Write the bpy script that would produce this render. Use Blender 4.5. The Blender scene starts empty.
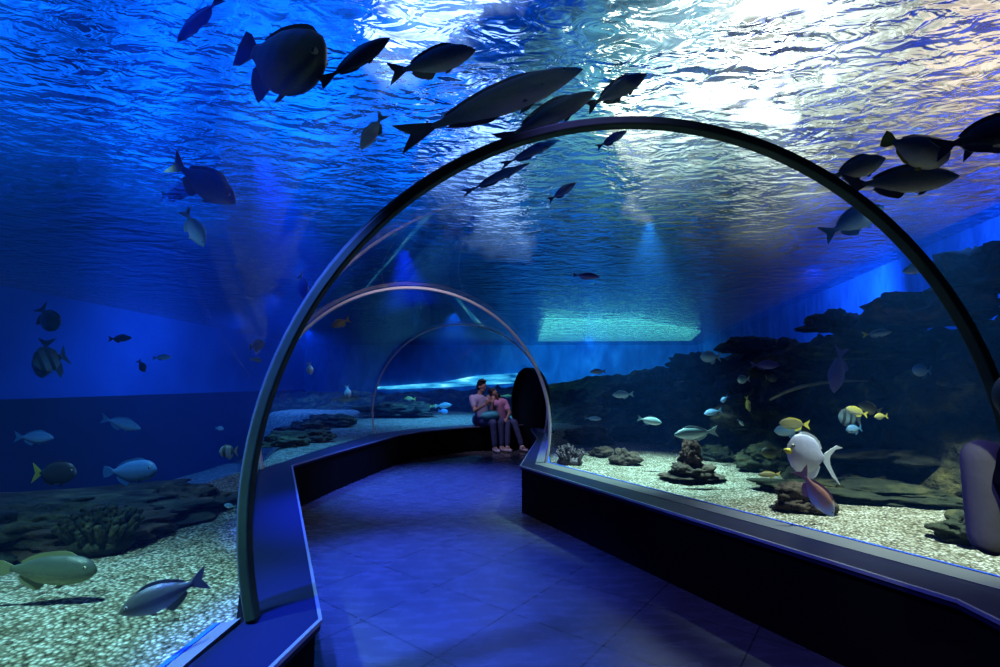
import bpy, bmesh, math, random
from mathutils import Vector, Matrix, noise
S = bpy.context.scene
COL = S.collection
R = math.radians
# ------------------------------------------------------------------ camera
F, HZ, CH = 480.0, 383.0, 1.35
PITCH = math.atan((HZ - 333.5) / F)
cd = bpy.data.cameras.new('camera'); cam = bpy.data.objects.new('camera', cd); COL.objects.link(cam)
cd.sensor_width = 36.0; cd.lens = F / 1000 * 36.0; cd.clip_start = 0.02; cd.clip_end = 200
cam.location = (0, 0, CH); cam.rotation_euler = (math.pi / 2 + PITCH, 0, 0)
S.camera = cam

def ray(px, py):
    x = (px - 500) / F; v = -(py - 333.5) / F
    cp, sp = math.cos(PITCH), math.sin(PITCH)
    return Vector((x, cp - v * sp, sp + v * cp))
def at(px, py, Y):
    d = ray(px, py); return d * (Y / d.y) + Vector((0, 0, CH))
def atz(px, py, z):
    d = ray(px, py); return d * ((z - CH) / d.z) + Vector((0, 0, CH))

# ------------------------------------------------------------------ colour management, sampling
vs = S.view_settings
vs.view_transform = 'Standard'; vs.look = 'None'; vs.exposure = 0.0; vs.gamma = 1.0; vs.use_curve_mapping = False
cy = S.cycles
cy.use_denoising = True; cy.max_bounces = 8; cy.diffuse_bounces = 2; cy.glossy_bounces = 4
cy.transmission_bounces = 5; cy.transparent_max_bounces = 24; cy.volume_bounces = 0
cy.sample_clamp_indirect = 4.0; cy.caustics_reflective = False; cy.caustics_refractive = False

# ------------------------------------------------------------------ world: the lamp-lit hall above the water
def nd(nt, t, **kw):
    n = nt.nodes.new(t)
    for k, v in kw.items():
        if k.startswith('i_'):
            key = k[2:]; key = int(key) if key.isdigit() else key
            n.inputs[key].default_value = v
        else: setattr(n, k, v)
    return n
W = bpy.data.worlds.new('hall_above'); S.world = W; W.use_nodes = True
nt = W.node_tree; nt.nodes.clear(); L = nt.links.new
tc = nd(nt, 'ShaderNodeTexCoord')
wn = nd(nt, 'ShaderNodeTexNoise'); wn.inputs['Scale'].default_value = 5.5; wn.inputs['Detail'].default_value = 4; L(tc.outputs['Generated'], wn.inputs['Vector'])
w1 = nd(nt, 'ShaderNodeVectorMath', operation='SUBTRACT'); L(wn.outputs['Color'], w1.inputs[0]); w1.inputs[1].default_value = (.5, .5, .5)
w2 = nd(nt, 'ShaderNodeVectorMath', operation='MULTIPLY_ADD'); L(w1.outputs[0], w2.inputs[0]); w2.inputs[1].default_value = (.7, .7, .7); L(tc.outputs['Generated'], w2.inputs[2])
w3 = nd(nt, 'ShaderNodeVectorMath', operation='NORMALIZE'); L(w2.outputs[0], w3.inputs[0]); DIR = w3.outputs[0]
out = nd(nt, 'ShaderNodeOutputWorld'); bg = nd(nt, 'ShaderNodeBackground'); L(bg.outputs[0], out.inputs[0])
def lobe(d, lo, hi, power=1.0):
    d = Vector(d).normalized()
    dp = nd(nt, 'ShaderNodeVectorMath', operation='DOT_PRODUCT'); L(DIR, dp.inputs[0]); dp.inputs[1].default_value = d
    mr = nd(nt, 'ShaderNodeMapRange'); mr.interpolation_type = 'SMOOTHSTEP'
    mr.inputs['From Min'].default_value = math.cos(R(lo)); mr.inputs['From Max'].default_value = math.cos(R(hi))
    L(dp.outputs['Value'], mr.inputs['Value'])
    pw = nd(nt, 'ShaderNodeMath', operation='POWER'); L(mr.outputs[0], pw.inputs[0]); pw.inputs[1].default_value = power
    return pw.outputs[0]
cur = None
def add_lobe(col, strength, fac):
    global cur
    m = nd(nt, 'ShaderNodeVectorMath', operation='SCALE'); m.inputs[0].default_value = Vector(col) * strength; L(fac, m.inputs['Scale'])
    if cur is None: cur = m.outputs[0]
    else:
        a = nd(nt, 'ShaderNodeVectorMath', operation='ADD'); L(cur, a.inputs[0]); L(m.outputs[0], a.inputs[1]); cur = a.outputs[0]
def outdir(px, py, ior=1.05):      # the direction in air of a view ray that leaves the water
    d = ray(px, py).normalized(); h = min(0.9995, math.hypot(d.x, d.y) * ior); az = math.atan2(d.x, d.y)
    return (h * math.sin(az), h * math.cos(az), math.sqrt(1 - h * h))
add_lobe((0.001, 0.04, 0.30), 0.5, lobe((0, 0, 1), 95, 30))
add_lobe((0.001, 0.09, 0.85), 1.25, lobe((-0.75, 0.55, 0.45), 62, 20))
add_lobe((0.002, 0.16, 1.1), 1.0, lobe(outdir(300, 130), 26, 2))
add_lobe((0.12, 0.42, 0.42), 1.1, lobe(outdir(690, 130), 24, 3))
add_lobe((1.0, 0.78, 0.55), 0.85, lobe(outdir(980, 60), 28, 14))
add_lobe((0.8, 0.9, 0.85), 0.45, lobe(outdir(770, 20), 15, 2))
add_lobe((0.5, 0.7, 1.0), 4.0, lobe(outdir(430, -40), 9, 1))
add_lobe((0.4, 0.65, 1.0), 2.2, lobe(outdir(480, 120), 6, 0.5))
add_lobe((1.0, 0.95, 0.75), 3.0, lobe(outdir(640, 100), 5, 0.5))
# mottled brightness of the hall ceiling, and nothing bright near the horizon
nz = nd(nt, 'ShaderNodeTexNoise'); nz.inputs['Scale'].default_value = 9; nz.inputs['Detail'].default_value = 5; L(tc.outputs['Generated'], nz.inputs['Vector'])
mr = nd(nt, 'ShaderNodeMapRange'); mr.inputs['From Min'].default_value = .35; mr.inputs['From Max'].default_value = .65
mr.inputs['To Min'].default_value = .25; mr.inputs['To Max'].default_value = 1.5; L(nz.outputs[0], mr.inputs['Value'])
sx = nd(nt, 'ShaderNodeSeparateXYZ'); L(tc.outputs['Generated'], sx.inputs[0])
hz = nd(nt, 'ShaderNodeMapRange'); hz.interpolation_type = 'SMOOTHSTEP'; hz.inputs['From Min'].default_value = .19; hz.inputs['From Max'].default_value = .40
hz.inputs['To Min'].default_value = .04; L(sx.outputs['Z'], hz.inputs['Value'])
mm = nd(nt, 'ShaderNodeMath', operation='MULTIPLY'); L(mr.outputs[0], mm.inputs[0]); L(hz.outputs[0], mm.inputs[1])
sc_ = nd(nt, 'ShaderNodeVectorMath', operation='SCALE'); L(cur, sc_.inputs[0]); L(mm.outputs[0], sc_.inputs['Scale']); cur = sc_.outputs[0]
add_lobe((1.0, 1.0, 0.95), 9.0, lobe(ray(744, 62), 3.6, 1.0))
L(cur, bg.inputs['Color']); bg.inputs['Strength'].default_value = 1.0

# ------------------------------------------------------------------ lights
def spot(name, loc, target, col, power, angle=80, blend=0.8, radius=0.05):
    l = bpy.data.lights.new(name, 'SPOT'); l.color = col; l.energy = power; l.spot_size = R(angle); l.spot_blend = blend
    l.shadow_soft_size = radius
    o = bpy.data.objects.new(name, l); COL.objects.link(o); o.location = loc
    o.rotation_euler = (Vector(target) - Vector(loc)).to_track_quat('-Z', 'Y').to_euler(); return o
BLUE = (0.02, 0.16, 1.0); CYAN = (0.25, 0.85, 1.0); COOL = (0.62, 1.0, 0.92); WARM = (1.0, 0.95, 0.8)
# unseen spots set under the surface, in place of lamps above the water
spot('lamp_gravel_left', (-1.9, 1.3, 3.2), (-1.72, 1.75, 0.4), (0.36, 0.95, 1.0), 600, 54, .8)
spot('lamp_gravel_left_far', (-2.6, 3.5, 3.2), (-2.25, 3.3, 0.4), (0.16, 0.6, 1.0), 130, 50, .9)
spot('fill_middle_left', (-2.7, 2.2, 3.2), (-3.2, 4.2, 1.2), (0.12, 0.45, 1.0), 190, 70, 1)  # unseen fill, added to brighten the blue fish in the left water
spot('fill_seam', (-.9, 4.1, 3.15), (-.9, 5.2, 1.4), (0.85, 0.75, 1.0), 60, 100, 1)  # unseen fill, added so the arch joint shows up pale
spot('lamp_gravel_right', (3.0, 3.3, 3.2), (2.75, 3.2, 0.4), (0.72, 1.0, 0.88), 950, 58, .9)
spot('lamp_gravel_right_far', (1.7, 5.3, 3.2), (1.6, 5.3, 0.4), (0.5, 0.98, 0.95), 1300, 62, .9)
spot('lamp_gravel_beyond', (-2.9, 6.8, 3.2), (-2.8, 6.8, 0.4), (0.05, 0.38, 1.0), 420, 70, .9)
spot('lamp_gravel_end', (-1.2, 12.4, 3.2), (-1.2, 12.4, 0.4), (0.05, 0.38, 1.0), 900, 110, .8)
spot('lamp_wall_left', (-7.0, 4.5, 3.1), (-10.0, 5.5, 1.6), BLUE, 420, 170, 1)
spot('lamp_wall_left_far', (-7.0, 13.0, 3.1), (-10.0, 14.0, 1.5), BLUE, 560, 170, 1)
spot('lamp_wall_right', (4.1, 4.4, 3.1), (6.1, 6.3, 3.0), BLUE, 420, 110, 1)
spot('lamp_wall_right_near', (4.0, 2.8, 3.1), (5.7, 4.2, 2.9), BLUE, 70, 120)
spot('lamp_wall_right_middle', (4.9, 7.4, 3.1), (7.4, 10.5, 2.8), BLUE, 750, 120, 1)
spot('fill_water_left', (-4.6, 9.5, 3.15), (-5.0, 10.5, 0), BLUE, 450, 160, 1)  # added fill that turns the water seen between the arches bluer
spot('lamp_wall_far', (3.5, 19.0, 3.1), (5.0, 24.6, 1.6), (.02, .34, .9), 1500, 140)
spot('fill_water_far_left', (-6.5, 16.0, 3.15), (-6.0, 17.0, 0), BLUE, 1000, 160, 1)  # another added fill, for bluer water farther off
spot('lamp_tunnel_left', (-1.9, 3.6, 3.15), (-0.6, 3.6, 0.0), (0.035, 0.09, 1.0), 2900, 46, 1)
spot('lamp_tunnel_near', (-1.2, 1.3, 3.15), (-0.3, 2.0, 0.0), (0.035, 0.10, 1.0), 2000, 40, 1)
spot('fill_couple', (-0.6, 8.7, 3.1), (-0.2, 9.8, 0.8), (0.7, 0.58, 1.0), 120, 44, .8)  # added fill, the couple stays too dark without it
spot('lamp_tunnel_end', (-1.3, 6.2, 3.15), (-0.8, 6.5, 0.0), (0.04, 0.10, 1.0), 2600, 64, .9)

spot('fill_ledge_right', (1.0, -0.4, 3.1), (1.72, 1.70, 0.95), (0.8, 0.9, 1.0), 150, 12, .8)  # added fill that brings out the sitter's sleeve
spot('fill_tunnel_violet', (0.2, 1.4, 3.2), (1.2, 2.4, 0.0), (0.14, 0.12, 0.8), 260, 60, 1)  # weak added fill, lifts the black floor beside the right wall
# ------------------------------------------------------------------ helpers
def tag(o, label=None, cat=None, group=None, kind=None):
    if label: o['label'] = label
    if cat: o['category'] = cat
    if group: o['group'] = group
    if kind: o['kind'] = kind
    return o
def obj(name, bm, mat=None, parent=None, smooth=True):
    me = bpy.data.meshes.new(name); bm.normal_update(); bm.to_mesh(me); bm.free()
    if mat:
        for m in (mat if isinstance(mat, (list, tuple)) else [mat]): me.materials.append(m)
    if smooth:
        for p in me.polygons: p.use_smooth = True
    o = bpy.data.objects.new(name, me); COL.objects.link(o)
    if parent: o.parent = parent
    return o
def empty(name, loc=(0, 0, 0)):
    o = bpy.data.objects.new(name, None); COL.objects.link(o); o.location = loc; o.empty_display_size = 0.1; return o
def struct(name, bm, mat, smooth=False):
    return tag(obj(name, bm, mat, smooth=smooth), kind='structure')
def box(bm, x0, x1, y0, y1, z0, z1):
    v = [bm.verts.new((x, y, z)) for x in (x0, x1) for y in (y0, y1) for z in (z0, z1)]
    for f in ((0, 1, 3, 2), (4, 6, 7, 5), (0, 4, 5, 1), (2, 3, 7, 6), (0, 2, 6, 4), (1, 5, 7, 3)):
        bm.faces.new([v[i] for i in f])
def prism_path(bm, prof, closed=False):
    """prof: list of rings (same length); quads between neighbours, caps at both ends."""
    rings = [[bm.verts.new(p) for p in r] for r in prof]
    n = len(rings[0])
    for a, b in zip(rings, rings[1:]):
        for i in range(n): bm.faces.new((a[i], a[(i + 1) % n], b[(i + 1) % n], b[i]))
    bm.faces.new(rings[0][::-1]); bm.faces.new(rings[-1])

# ------------------------------------------------------------------ materials
def mat(name, col=(.5, .5, .5), rough=.5, metal=0.0, spec=0.5):
    m = bpy.data.materials.new(name); m.use_nodes = True; t = m.node_tree
    b = t.nodes['Principled BSDF']; b.inputs['Base Color'].default_value = (*col, 1)
    b.inputs['Roughness'].default_value = rough; b.inputs['Metallic'].default_value = metal
    b.inputs['Specular IOR Level'].default_value = spec
    return m
def bsdf(m): return m.node_tree.nodes['Principled BSDF']
def ramp(t, stops):
    r = t.nodes.new('ShaderNodeValToRGB'); e = r.color_ramp.elements
    while len(e) < len(stops): e.new(0.5)
    for i, (p, c) in enumerate(stops): e[i].position = p; e[i].color = (*c, 1)
    return r
def noisy(name, stops, scale=4, detail=6, rough=.8, bump=.3, bscale=12, bdist=.05, coord='Object', spec=.3, stretch=(1, 1, 1), distort=0.0):
    m = mat(name, rough=rough, spec=spec); t = m.node_tree; L = t.links.new
    tc = nd(t, 'ShaderNodeTexCoord'); mp = nd(t, 'ShaderNodeMapping'); mp.inputs['Scale'].default_value = stretch
    L(tc.outputs[coord], mp.inputs[0])
    n = nd(t, 'ShaderNodeTexNoise'); n.inputs['Scale'].default_value = scale; n.inputs['Detail'].default_value = detail
    n.inputs['Distortion'].default_value = distort
    L(mp.outputs[0], n.inputs['Vector'])
    r = ramp(t, stops); L(n.outputs[0], r.inputs[0]); L(r.outputs[0], bsdf(m).inputs['Base Color'])
    n2 = nd(t, 'ShaderNodeTexNoise'); n2.inputs['Scale'].default_value = bscale; n2.inputs['Detail'].default_value = 8
    L(mp.outputs[0], n2.inputs['Vector'])
    b = nd(t, 'ShaderNodeBump'); b.inputs['Strength'].default_value = bump; b.inputs['Distance'].default_value = bdist
    L(n2.outputs[0], b.inputs['Height']); L(b.outputs[0], bsdf(m).inputs['Normal'])
    return m
M = {}
# floor: dark slate tiles laid diagonally
def floor_mat():
    m = mat('slate_tiles', rough=.32, spec=.28); t = m.node_tree; L = t.links.new
    tc = nd(t, 'ShaderNodeTexCoord'); mp = nd(t, 'ShaderNodeMapping'); mp.inputs['Rotation'].default_value = (0, 0, R(38))
    L(tc.outputs['Object'], mp.inputs[0])
    br = nd(t, 'ShaderNodeTexBrick', offset=0.0, squash=1.0); L(mp.outputs[0], br.inputs[0])
    br.inputs['Color1'].default_value = (.085, .085, .095, 1); br.inputs['Color2'].default_value = (.07, .074, .082, 1)
    br.inputs['Mortar'].default_value = (.03, .03, .034, 1); br.inputs['Scale'].default_value = 1.0
    br.inputs['Mortar Size'].default_value = .004; br.inputs['Brick Width'].default_value = .6; br.inputs['Row Height'].default_value = .6
    n = nd(t, 'ShaderNodeTexNoise'); n.inputs['Scale'].default_value = 5; n.inputs['Detail'].default_value = 8
    mp2 = nd(t, 'ShaderNodeMapping'); mp2.inputs['Scale'].default_value = (1, 3, 1); L(tc.outputs['Object'], mp2.inputs[0]); L(mp2.outputs[0], n.inputs['Vector'])
    mx = nd(t, 'ShaderNodeMix', data_type='RGBA', blend_type='MULTIPLY'); mx.inputs['Factor'].default_value = .7
    r = ramp(t, [(.3, (.65, .65, .65)), (.7, (1.25, 1.25, 1.25))]); L(n.outputs[0], r.inputs[0])
    L(br.outputs['Color'], mx.inputs['A']); L(r.outputs[0], mx.inputs['B']); L(mx.outputs['Result'], bsdf(m).inputs['Base Color'])
    b = nd(t, 'ShaderNodeBump', invert=True); b.inputs['Strength'].default_value = .4; b.inputs['Distance'].default_value = .004
    L(br.outputs['Fac'], b.inputs['Height']); L(b.outputs[0], bsdf(m).inputs['Normal'])
    mr = nd(t, 'ShaderNodeMapRange'); mr.inputs['To Min'].default_value = .17; mr.inputs['To Max'].default_value = .36
    L(n.outputs[0], mr.inputs['Value']); L(mr.outputs[0], bsdf(m).inputs['Roughness'])
    return m
M['floor'] = floor_mat()
M['black'] = mat('black_plinth', (.003, .003, .004), .8, spec=.06)
M['cap'] = mat('dark_satin_ledge', (.008, .011, .045), .42, spec=.12)  # blue light on the ledges is put into this base colour
M['edge'] = mat('steel_edge_strip', (.55, .55, .6), .3, metal=.7)
M['curb'] = mat('grey_silicone_curb', (.15, .155, .16), .6)
M['blueline'] = mat('blue_seal', (.01, .13, .9), .5)
M['rib'] = noisy('dark_green_metal', [(.35, (.024, .045, .012)), (.7, (.045, .08, .022))], scale=6, rough=.6, bump=.15, bscale=30, bdist=.004, spec=.3)
M['rib_seal'] = mat('grey_green_seal', (.10, .14, .10), .6)
M['seam'] = mat('pale_joint_seal', (.78, .72, .74), .35)
M['seam_thin'] = mat('lilac_joint_seal', (.35, .25, .42), .35)
def acrylic_mat():
    m = bpy.data.materials.new('clear_acrylic'); m.use_nodes = True; t = m.node_tree; t.nodes.clear(); L = t.links.new
    o = nd(t, 'ShaderNodeOutputMaterial'); mx = nd(t, 'ShaderNodeMixShader')
    tr = nd(t, 'ShaderNodeBsdfTransparent'); tr.inputs[0].default_value = (.965, .975, .985, 1)
    gl = nd(t, 'ShaderNodeBsdfGlossy'); gl.inputs['Roughness'].default_value = .012
    lw = nd(t, 'ShaderNodeLayerWeight'); lw.inputs[0].default_value = .22
    mr = nd(t, 'ShaderNodeMapRange'); mr.inputs['To Max'].default_value = .5; mr.inputs['To Min'].default_value = 0.0
    L(lw.outputs['Fresnel'], mr.inputs['Value']); L(mr.outputs[0], mx.inputs[0]); L(tr.outputs[0], mx.inputs[1]); L(gl.outputs[0], mx.inputs[2]); L(mx.outputs[0], o.inputs[0])
    return m
M['acrylic'] = acrylic_mat()
def water_mat():
    m = bpy.data.materials.new('rippled_water_surface'); m.use_nodes = True; t = m.node_tree; t.nodes.clear(); L = t.links.new
    o = nd(t, 'ShaderNodeOutputMaterial'); mx = nd(t, 'ShaderNodeMixShader'); mx.inputs[0].default_value = .86
    tr = nd(t, 'ShaderNodeBsdfTransparent'); tr.inputs[0].default_value = (.8, .95, 1, 1)
    gl = nd(t, 'ShaderNodeBsdfGlass'); gl.inputs['Roughness'].default_value = .02; gl.inputs['IOR'].default_value = 1.05
    gl.inputs['Color'].default_value = (.9, .97, 1, 1)
    tc = nd(t, 'ShaderNodeTexCoord'); mp = nd(t, 'ShaderNodeMapping')
    mp.inputs['Rotation'].default_value = (0, 0, R(-35)); mp.inputs['Scale'].default_value = (1.0, 1.7, 1)
    L(tc.outputs['Object'], mp.inputs[0])
    hs = []
    for sc, de, ds, w in ((1.7, 2, .8, 1.0), (5.0, 2.5, .9, .50)):
        n = nd(t, 'ShaderNodeTexNoise'); n.inputs['Scale'].default_value = sc; n.inputs['Detail'].default_value = de
        n.inputs['Distortion'].default_value = ds; n.inputs['Roughness'].default_value = .55; L(mp.outputs[0], n.inputs['Vector'])
        k = nd(t, 'ShaderNodeMath', operation='MULTIPLY'); L(n.outputs[0], k.inputs[0]); k.inputs[1].default_value = w; hs.append(k)
    a = nd(t, 'ShaderNodeMath', operation='ADD'); L(hs[0].outputs[0], a.inputs[0]); L(hs[1].outputs[0], a.inputs[1])
    b = nd(t, 'ShaderNodeBump'); b.inputs['Strength'].default_value = 1.0; b.inputs['Distance'].default_value = .17
    L(a.outputs[0], b.inputs['Height']); L(b.outputs[0], gl.inputs['Normal'])
    L(tr.outputs[0], mx.inputs[1]); L(gl.outputs[0], mx.inputs[2]); L(mx.outputs[0], o.inputs[0])
    return m
M['water'] = water_mat()
def gravel_mat():
    m = mat('coarse_coral_gravel', rough=.85, spec=.25); t = m.node_tree; L = t.links.new
    tc = nd(t, 'ShaderNodeTexCoord')
    v = nd(t, 'ShaderNodeTexVoronoi'); v.inputs['Scale'].default_value = 56; v.inputs['Randomness'].default_value = 1; L(tc.outputs['Object'], v.inputs['Vector'])
    sp = nd(t, 'ShaderNodeSeparateColor'); L(v.outputs['Color'], sp.inputs[0])
    r = ramp(t, [(0, (.10, .09, .07)), (.10, (.36, .32, .24)), (.3, (.62, .60, .5)), (.7, (.82, .80, .72)), (1, (.95, .93, .88))]); L(sp.outputs[0], r.inputs[0])
    dr = ramp(t, [(.25, (1, 1, 1)), (.62, (.25, .24, .2))])
    v2 = nd(t, 'ShaderNodeMath', operation='MULTIPLY'); L(v.outputs['Distance'], v2.inputs[0]); v2.inputs[1].default_value = 1.0
    L(v2.outputs[0], dr.inputs[0])
    mx = nd(t, 'ShaderNodeMix', data_type='RGBA', blend_type='MULTIPLY'); mx.inputs['Factor'].default_value = 1
    L(r.outputs[0], mx.inputs['A']); L(dr.outputs[0], mx.inputs['B'])
    n = nd(t, 'ShaderNodeTexNoise'); n.inputs['Scale'].default_value = 7; n.inputs['Detail'].default_value = 6; L(tc.outputs['Object'], n.inputs['Vector'])
    nr = ramp(t, [(.38, (.62, .6, .52)), (.6, (1, 1, 1))]); L(n.outputs[0], nr.inputs[0])
    m2 = nd(t, 'ShaderNodeMix', data_type='RGBA', blend_type='MULTIPLY'); m2.inputs['Factor'].default_value = 1
    L(mx.outputs['Result'], m2.inputs['A']); L(nr.outputs[0], m2.inputs['B']); L(m2.outputs['Result'], bsdf(m).inputs['Base Color'])
    b = nd(t, 'ShaderNodeBump', invert=True); b.inputs['Strength'].default_value = 1; b.inputs['Distance'].default_value = .02
    L(v.outputs['Distance'], b.inputs['Height']); L(b.outputs[0], bsdf(m).inputs['Normal'])
    return m
M['gravel'] = gravel_mat()
M['backdrop'] = noisy('blue_painted_backdrop', [(.3, (.03, .14, .42)), (.5, (.05, .22, .6)), (.72, (.12, .36, .8))], scale=1.6, detail=8, rough=.9, bump=.5, bscale=5, bdist=.1, stretch=(1, 1, .45), distort=.6)
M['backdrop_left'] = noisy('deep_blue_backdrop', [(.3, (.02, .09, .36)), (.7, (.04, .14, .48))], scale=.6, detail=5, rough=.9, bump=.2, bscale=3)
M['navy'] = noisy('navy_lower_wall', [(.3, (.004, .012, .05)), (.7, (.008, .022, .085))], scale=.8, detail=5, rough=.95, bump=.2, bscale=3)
M['reef'] = noisy('dark_reef_rock', [(.28, (.010, .010, .008)), (.46, (.032, .032, .022)), (.58, (.065, .065, .035)), (.66, (.16, .14, .05)), (.75, (.08, .04, .03))], scale=3.2, detail=10, rough=.9, bump=.9, bscale=9, bdist=.12)
M['rock'] = noisy('brown_rock', [(.3, (.02, .015, .012)), (.55, (.065, .045, .034)), (.72, (.12, .09, .065))], scale=7, detail=9, rough=.9, bump=.8, bscale=16, bdist=.05)
M['rock_green'] = noisy('algae_rock', [(.3, (.009, .013, .009)), (.55, (.026, .034, .018)), (.72, (.09, .085, .035))], scale=6, detail=9, rough=.9, bump=.8, bscale=16, bdist=.05)
M['rock_red'] = noisy('red_brown_rock', [(.3, (.022, .010, .008)), (.55, (.07, .034, .024)), (.72, (.12, .07, .045))], scale=7, detail=9, rough=.9, bump=.8, bscale=18, bdist=.04)
M['ledge'] = noisy('layered_slab_rock', [(.3, (.012, .014, .012)), (.5, (.035, .04, .028)), (.72, (.13, .12, .08))], scale=5, detail=9, rough=.9, bump=.9, bscale=14, bdist=.05, stretch=(1, 1, 3))
M['coral'] = noisy('grey_pink_coral', [(.3, (.04, .03, .04)), (.6, (.13, .10, .13)), (.75, (.28, .25, .28))], scale=9, detail=8, rough=.8, bump=.8, bscale=22, bdist=.03)
M['stick'] = noisy('pale_branch', [(.3, (.12, .10, .07)), (.7, (.3, .26, .18))], scale=9, rough=.8)

# ------------------------------------------------------------------ tunnel plan: paired left and right glass feet
SILL, Z0 = 0.48, 0.87
ST = {'T0': ((-.95, -3.5), (2.30, -3.5)), 'T1': ((-.935, 1.86), (2.255, 2.16)), 'T2': ((-2.42, 4.95), (.52, 5.35)),
      'T3': ((-2.15, 8.30), (.80, 8.55)), 'T3b': ((-1.72, 9.2), (.83, 8.80)), 'T3c': ((-.80, 10.1), (.82, 9.0)), 'T4': ((.33, 10.5), (.82, 9.25))}
def arch_pts(l, r, n=48, dr=0.0, shift=0.0):
    l = Vector(l); r = Vector(r); c = (l + r) / 2; u = (r - l).normalized(); a = (r - l).length / 2
    w = Vector((-u.y, u.x)) * shift
    rad = math.hypot(a, Z0 - SILL); ph = math.asin((Z0 - SILL) / rad); pts = []
    for i in range(n + 1):
        th = math.pi + ph - (math.pi + 2 * ph) * i / n
        q = c + u * math.cos(th) * (rad + dr) + w
        pts.append(Vector((q.x, q.y, Z0 + math.sin(th) * (rad + dr))))
    return pts
def lerp_st(a, b, k):
    f = lambda p, q: (p[0] + (q[0] - p[0]) * k, p[1] + (q[1] - p[1]) * k)
    return (f(a[0], b[0]), f(a[1], b[1]))
def panel(i, keys):
    bm = bmesh.new(); rows = []
    for a, b in zip(keys, keys[1:]):
        for k in range(5): rows.append(lerp_st(ST[a], ST[b], k / 5))
    rows.append(ST[keys[-1]])
    out_ = [[bm.verts.new(p) for p in arch_pts(l, r)] for l, r in rows]
    for a, b in zip(out_, out_[1:]):
        for j in range(len(a) - 1): bm.faces.new((a[j], b[j], b[j + 1], a[j + 1]))
    o = struct('window_%d' % i, bm, M['acrylic'], smooth=True)
    tag(o, label=['nearest clear acrylic tunnel vault over the camera', 'clear acrylic vault between the dark rib and the second seam',
                  'clear acrylic vault between second and third seam', 'clear acrylic vault curving behind the seated couple'][i - 1])
panel(1, ['T0', 'T1']); panel(2, ['T1', 'T2']); panel(3, ['T2', 'T3']); panel(4, ['T3', 'T3b', 'T3c', 'T4'])

def rib(key, name, label, w, d, material, dr=-0.01, cat='arch', shift=0.0):
    l, r = ST[key]; bm = bmesh.new()
    a = arch_pts(l, r, 72, dr - w, shift - d / 2); b = arch_pts(l, r, 72, dr, shift - d / 2)
    c = arch_pts(l, r, 72, dr, shift + d / 2); e = arch_pts(l, r, 72, dr - w, shift + d / 2)
    prism_path(bm, [list(q) for q in zip(a, b, c, e)])
    o = obj(name, bm, material, smooth=False)
    bv = o.modifiers.new('b', 'BEVEL'); bv.width = min(w, d) * .18; bv.segments = 2; bv.limit_method = 'ANGLE'
    return tag(o, label, cat)
rib1 = rib('T1', 'arch_rib', 'dark green metal arch rib spanning the tunnel nearest the camera', .038, .055, M['rib'])
# small clips and cover strip on the near rib
l, r = ST['T1']
bm = bmesh.new()
a = arch_pts(l, r, 72, .0, .020); b = arch_pts(l, r, 72, .012, .020); c = arch_pts(l, r, 72, .012, .05); e = arch_pts(l, r, 72, .0, .05)
prism_path(bm, [list(q) for q in zip(a, b, c, e)])
obj('outer_seal', bm, M['rib_seal'], rib1, smooth=False)
rib('T2', 'arch_seam', 'thin pale arch joint where the tunnel bends, framing the couple', .028, .05, M['seam'], cat='arch joint')
rib('T3', 'arch_seam', 'smaller pale arch joint left behind the seated couple', .024, .045, M['seam'], cat='arch joint')
rib('T4', 'portal_frame', 'black arched frame of the dark exit right of the couple', .07, .10, M['black'], cat='door frame', dr=.02)

# low walls with caps
LP = [((-.72, -3.5), (-.95, -3.5)), ((-.73, 1.50), (-.95, 1.50)), ((-.68, 1.87), (-.92, 1.86)), ((-2.22, 5.2), (-2.42, 4.95)), ((-2.07, 6.3), (-2.35, 6.3)),
      ((-1.72, 8.2), (-2.15, 8.3)), ((-1.42, 8.85), (-1.72, 9.2)), ((-.6, 9.72), (-.8, 10.1)), ((.42, 10.18), (.33, 10.5)), ((.9, 10.39), (.81, 10.72))]
RP = [((1.90, -3.5), (2.30, -3.5)), ((1.84, 1.6), (2.29, 1.7)), ((1.86, 2.04), (2.27, 2.16)), ((.23, 5.2), (.52, 5.35)), ((.60, 7.75), (.80, 8.55)),
      ((.60, 8.86), (.83, 8.8)), ((.60, 9.08), (.82, 9.0)), ((.62, 9.36), (.82, 9.25)), ((.9, 9.5), (1.0, 9.35))]
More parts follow.
